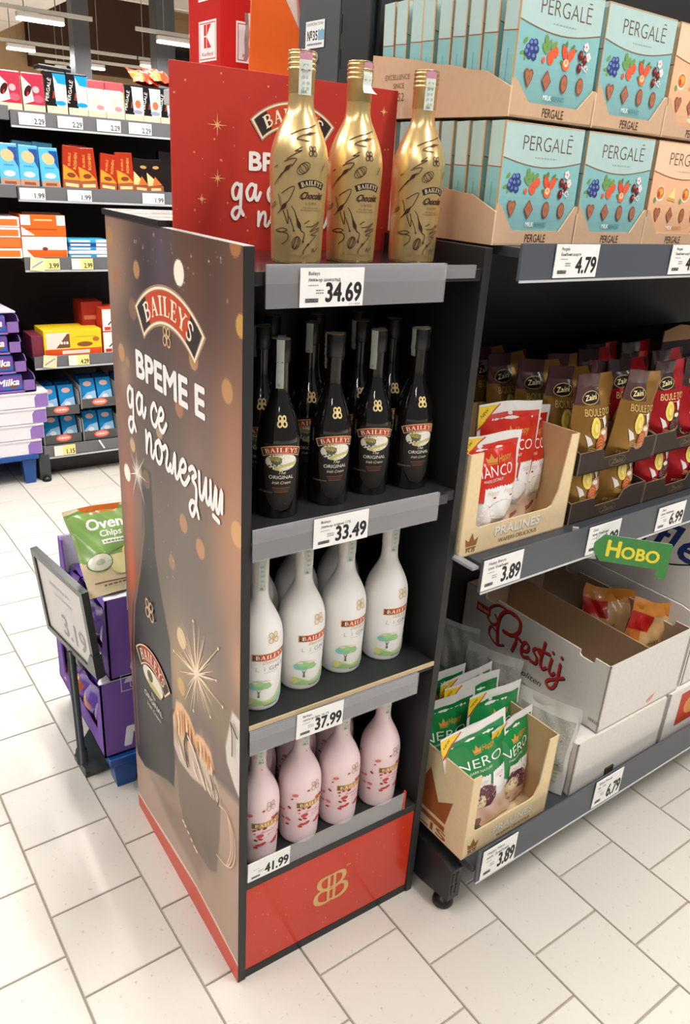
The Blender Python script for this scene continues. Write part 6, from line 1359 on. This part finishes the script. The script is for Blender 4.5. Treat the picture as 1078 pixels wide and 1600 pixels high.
# third row: orange cartons and flat blue packs
ORG = RGB(238, 104, 30)
def orange_art(ar, w_, h):
    ar.rect(-w_/2+.002, h*.52, -w_*.28, h*.98, WHT); ar.rect(w_*.3, h*.52, w_/2-.002, h*.98, WHT)
    ar.rect(-w_*.2, h*.72, w_*.2, h*.8, RGB(250, 190, 130)); ar.poly([(-w_/2+.002, .004), (-w_*.2, .004), (-w_/2+.002, h*.45)], WHT); ar.rect(-w_*.4, h*.3, w_*.3, h*.36, RGB(190, 70, 20))
for k, (x, z, hh, w_, lb) in enumerate(((.455, 1.018, .088, .19, 'lower orange and white carton on the third shelf across the aisle'), (.455, 1.108, .088, .19, 'upper orange and white carton on the third shelf across the aisle'))):
    t = small_pack('confectionery_carton', lb, 'carton', x, RY+.01, z, w_, .2, hh, ORG if k else WHT, orange_art if k else None, 'paper', R0, 'orange cartons across the aisle')
    if not k:
        ar = Art(); ar.rect(-.093, .002, .093, .034, ORG); ar.ell(0, .038, .012, .008, RGB(120, 60, 30), 12); ar.poly([(-.093, .002), (-.05, .002), (-.093, .05)], WHT); ar.build('printed_band', 'paper', front(0, 0, 0), t)
    else:
        q = MB(); q.box(-.08, .08, .012, .19, .084, .098, RGB(70, 44, 34)); q.build('bars_inside', 'paper', t)
for k, (z, c, lb) in enumerate(((1.02, WHT, 'lowest'), (1.062, RGB(236, 110, 40), 'second'), (1.104, WHT, 'third'), (1.146, WHT, 'topmost'))):
    small_pack('confectionery_carton', '%s carton of the white and orange stack at the left frame edge' % lb, 'carton', .27, RY-.02, z, .16, .2, .040, c, (lambda ar, w_, h: ar.rect(-w_*.1, h*.15, w_*.45, h*.8, RGB(238, 120, 50))) , 'paper', R0, 'white and orange cartons at the left edge')
for k in range(5):
    c = (RGB(40, 160, 214), WHT, RGB(52, 150, 210), RGB(30, 70, 140), RGB(60, 180, 226))[k]
    small_pack('flat_chocolate_pack', '%s blue and white pack of the flat stack on the third shelf across the aisle' % ('lowest', 'second', 'middle', 'fourth', 'topmost')[k], 'chocolate', .645, RY+.012, 1.0175+.0162*k, .175, .09, .0155, c, (lambda ar, w_, h: (ar.rect(-w_*.45, h*.2, w_*.05, h*.75, RGB(226, 236, 244)), ar.rect(w_*.2, h*.1, w_*.49, h*.9, WHT))), 'paper', (0, 0, .02*(k % 3-1)), 'flat blue packs across the aisle')
# fourth row
def yel(ar, w_, h):
    ar.rect(-w_/2+.002, .002, w_/2-.002, h*.26, RGB(230, 84, 36)); ar.rect(-w_*.2, h*.06, w_*.28, h*.2, RGB(250, 226, 206)); ar.rect(-w_*.46, h*.28, -w_*.06, h*.9, RGB(236, 226, 214)); ar.poly([(-w_*.3, h*.3), (-w_*.1, h*.85), (-w_*.06, h*.85), (-w_*.06, h*.3)], RGB(120, 78, 50)); ar.text('SPECIAL', -w_*.2, h*.42, h*.14, RGB(240, 232, 220), w=w_*.26, rot=.15, bold=.03) if False else scribble(ar, -w_*.2, h*.45, w_*.24, h*.1, RGB(240, 232, 220), 4)
    ar.ell(w_*.2, h*.42, w_*.14, h*.1, RGB(146, 84, 40), 14); ar.ell(w_*.4, h*.6, w_*.06, h*.1, RGB(190, 110, 50), 10); ar.stroke([(w_*.05, h*.72), (w_*.4, h*.72)], .003, RGB(206, 160, 30))
small_pack('biscuit_carton', 'yellow and brown biscuit carton with an orange foot band', 'carton', .545, RY+.012, .581, .265, .16, .118, RGB(246, 208, 40), yel, 'paper', R0)
small_pack('biscuit_carton', 'small purple red carton left of the yellow biscuit carton', 'carton', .385, RY+.02, .581, .05, .16, .095, RGB(130, 50, 70), None, 'paper', R0)
def rw(ar, w_, h): ar.poly([(-w_*.5+.002, h*.02), (-w_*.5+.002, h*.98), (w_*.5-.002, h*.98), (w_*.5-.002, h*.5), (.0, h*.02)], WHT); ar.stroke([(-w_*.2, h*.3), (w_*.4, h*.9)], .006, RGB(70, 60, 50)); ar.rect(-w_*.4, h*.05, -w_*.1, h*.2, RGB(206, 60, 40))
for x, y, z, hh, lb in ((.735, .012, .581, .10, 'lower red and white carton beside the display stand poster'), (.735, .012, .683, .105, 'upper red and white carton beside the display stand poster'), (.668, .10, .581, .10, 'red carton set back in the shade, lower of two'), (.668, .10, .683, .125, 'red carton set back in the shade, upper of two')):
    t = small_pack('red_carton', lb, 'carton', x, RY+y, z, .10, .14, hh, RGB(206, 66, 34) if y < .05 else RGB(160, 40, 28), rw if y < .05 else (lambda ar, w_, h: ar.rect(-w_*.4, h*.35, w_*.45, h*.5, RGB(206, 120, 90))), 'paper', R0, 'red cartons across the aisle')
# fifth row: grey trays of blue bars, two high
def grey_tray(label, x, z, w_):
    t = thing('display_tray', label, 'tray', (x, RY-.008, z), R0, 'grey trays of blue bars across the aisle'); e = .004; c = RGB(92, 90, 88); d = .30
    q = MB(); q.box(0, w_, 0, d, 0, e, c); q.build('base', 'card', t)
    q = MB(); q.box(0, w_, 0, e, 0, .048, c); fp = q.build('front_lip', 'card', t)
    ar = Art(); ar.ell(w_*.5, .030, .038, .019, RGB(206, 78, 56), 18); ar.ell(w_*.5, .030, .034, .015, RGB(236, 140, 120), 18); ar.text('Alpinella', w_*.5, .026, .009, WHT, w=.05, shear=.25, bold=.03) if False else scribble(ar, w_*.5, .026, .046, .008, WHT, 3)
    ar.build('printed_oval', 'paper', front(0, 0, 0), fp)
    for s in (0, 1):
        q = MB(); q.prism([(0, 0), (d, 0), (d, .13), (.0+.012, .11), (0, .048)], lambda u, v, l: ((0-l) if s == 0 else (w_+l), u, v), -e if s == 0 else e, RGB(150, 148, 146)); q.build('side_wall', 'card', t)
    return t
def blue_bar_art(ar, w_, h):
    ar.rect(-w_/2+.002, h*.42, w_/2-.002, h*.99, RGB(36, 140, 204)); ar.poly([(-w_/2+.002, 0), (w_/2-.002, 0), (w_/2-.002, h*.55), (-w_*.1, h*.48), (-w_/2+.002, h*.3)], RGB(160, 206, 236)); ar.ell(0, h*.8, w_*.28, h*.09, RGB(232, 190, 180), 12); ar.ell(-.003, h*.2, w_*.3, h*.09, RGB(120, 70, 50), 12); ar.ell(.0, h*.32, w_*.22, h*.08, RGB(240, 240, 246), 10)
for k, (x, z, w_, lb) in enumerate(((.372, .160, .176, 'lower left'), (.558, .160, .17, 'lower right'), (.372, .300, .176, 'upper left'), (.558, .322, .17, 'upper right'), (.735, .322, .17, 'rightmost'))):
    grey_tray('%s grey tray of blue chocolate bars on the lowest shelf across the aisle' % lb, x, z, w_)
    for j in range(2):
        small_pack('chocolate_bar', '%s blue bar in the %s grey tray' % (('left', 'right')[j], lb), 'chocolate', x+w_*(.27+.46*j), RY+.012, z+.006, .072, .016, .135, RGB(30, 130, 196), blue_bar_art, 'gloss', (-.35, 0, 0), 'blue bars in the grey trays', .002)
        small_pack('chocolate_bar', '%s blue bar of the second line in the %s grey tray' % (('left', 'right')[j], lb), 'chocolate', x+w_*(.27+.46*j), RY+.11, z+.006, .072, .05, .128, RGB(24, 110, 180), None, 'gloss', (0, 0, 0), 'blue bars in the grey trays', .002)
q = MB(); q.box(-.004, .004, -.003, 0, 0, .05, WHT); o = q.build('plastic_clip', 'plastic', None, (.645, RY-.027, .12), (0, -.5, 0)); tag(o, 'small white clip stuck on the lowest rail across the aisle', 'clip')

# purple chocolate stack on a blue pallet, left end
pallet('blue plastic pallet under the lilac chocolate stack at far left', -.35, .345, 0, .45, .145, (-.02, 2.735, 0))
MP = 'lilac chocolate cartons on the far left pallet'; LIL = RGB(150, 116, 190)
for k in range(4):
    z = .1455+.0745*k; t = thing('lilac_carton', '%s white carton with lilac corners in the far left stack' % ('lowest', 'second', 'third', 'fourth')[k], 'carton', (-.30+.008*k, 2.742, z), R0, MP); w_ = .645+.008*k
    q = MB(); q.box(0, w_, 0, .4, 0, .072, RGB(238, 234, 240), .003); q.build('body', 'card', t)
    ar = Art(); ar.poly([(w_-.062, .002), (w_-.002, .002), (w_-.002, .062), (w_-.05, .060), (w_-.062, .045)], LIL); ar.poly([(w_-.275, .002), (w_-.215, .002), (w_-.212, .04), (w_-.228, .055), (w_-.275, .055)], LIL); ar.rect(w_-.262, .016, w_-.245, .045, RGB(226, 214, 240)); ar.build('printed_corner', 'paper', front(0, 0, 0), t)
    q = MB(); q.box(0, w_, -.003, 0, .064, .072, RGB(230, 226, 232)); q.build('lid_edge', 'card', t)
for k in range(4):
    z = .4455+.087*k-(.0 if k < 3 else .0); x1 = (.345, .315, .300, .30)[k]
    t = thing('lilac_display_tray', '%s tray of lilac chocolate packs in the far left stack' % ('lowest', 'second', 'third', 'topmost')[k], 'tray', (-.30, 2.744, z), R0, MP); w_ = x1+.30
    q = MB(); q.box(0, w_, 0, .38, 0, .006, LIL); q.build('base', 'card', t)
    q = MB(); q.prism([(0, 0), (.38, 0), (.38, .075), (.03, .075), (0, .055)], lambda u, v, l: (w_+l, u, v), .004, RGB(120, 92, 150)); q.build('side_wall', 'card', t)
    q = MB(); q.box(w_-.05, w_, 0, .004, 0, .052, RGB(140, 108, 176)); q.build('front_corner', 'card', t)
    pk = MB(); pk.box(-.30, .0, 0, .08, 0, .07, RGB(116, 84, 170), .006); o = pk.build('chocolate_packet', 'gloss', None, (x1-.055, 2.750, z+.0075)); tag(o, 'lilac chocolate packet lying in the %s tray of the far left stack' % ('lowest', 'second', 'third', 'topmost')[k], 'chocolate', 'lilac packets in the far left stack')
    ar = Art(); ar.poly([(-.1, .004), (-.003, .006), (-.003, .022), (-.06, .02)], RGB(50, 110, 190)); ar.ell(-.04, .02, .022, .008, RGB(140, 84, 60), 10); ar.text('Milka', -.062, .024, .030, WHT, w=.092, shear=.3, bold=.05, rot=.06); ar.build('printed_front', 'gloss', front(0, 0, 0), o)
    tp = MB(); tp.box(-.08, -.005, .0, .08, .0695, .0725, RGB(50, 130, 206)); tp.build('blue_band', 'gloss', o)
t = thing('lilac_carton', 'opened pale lilac carton lying on top of the far left stack', 'carton', (-.30, 2.75, .795), R0)
q = MB(); q.prism([(0, 0), (.59, 0), (.53, .3), (0, .3)], lambda u, v, l: (u, v, .008+.02*v/.3+l), .006, RGB(214, 202, 236)); q.build('flap', 'card', t)
q = MB(); q.box(.0, .50, .12, .34, .028, .12, RGB(190, 176, 214), .004); q.build('upturned_box', 'card', t)
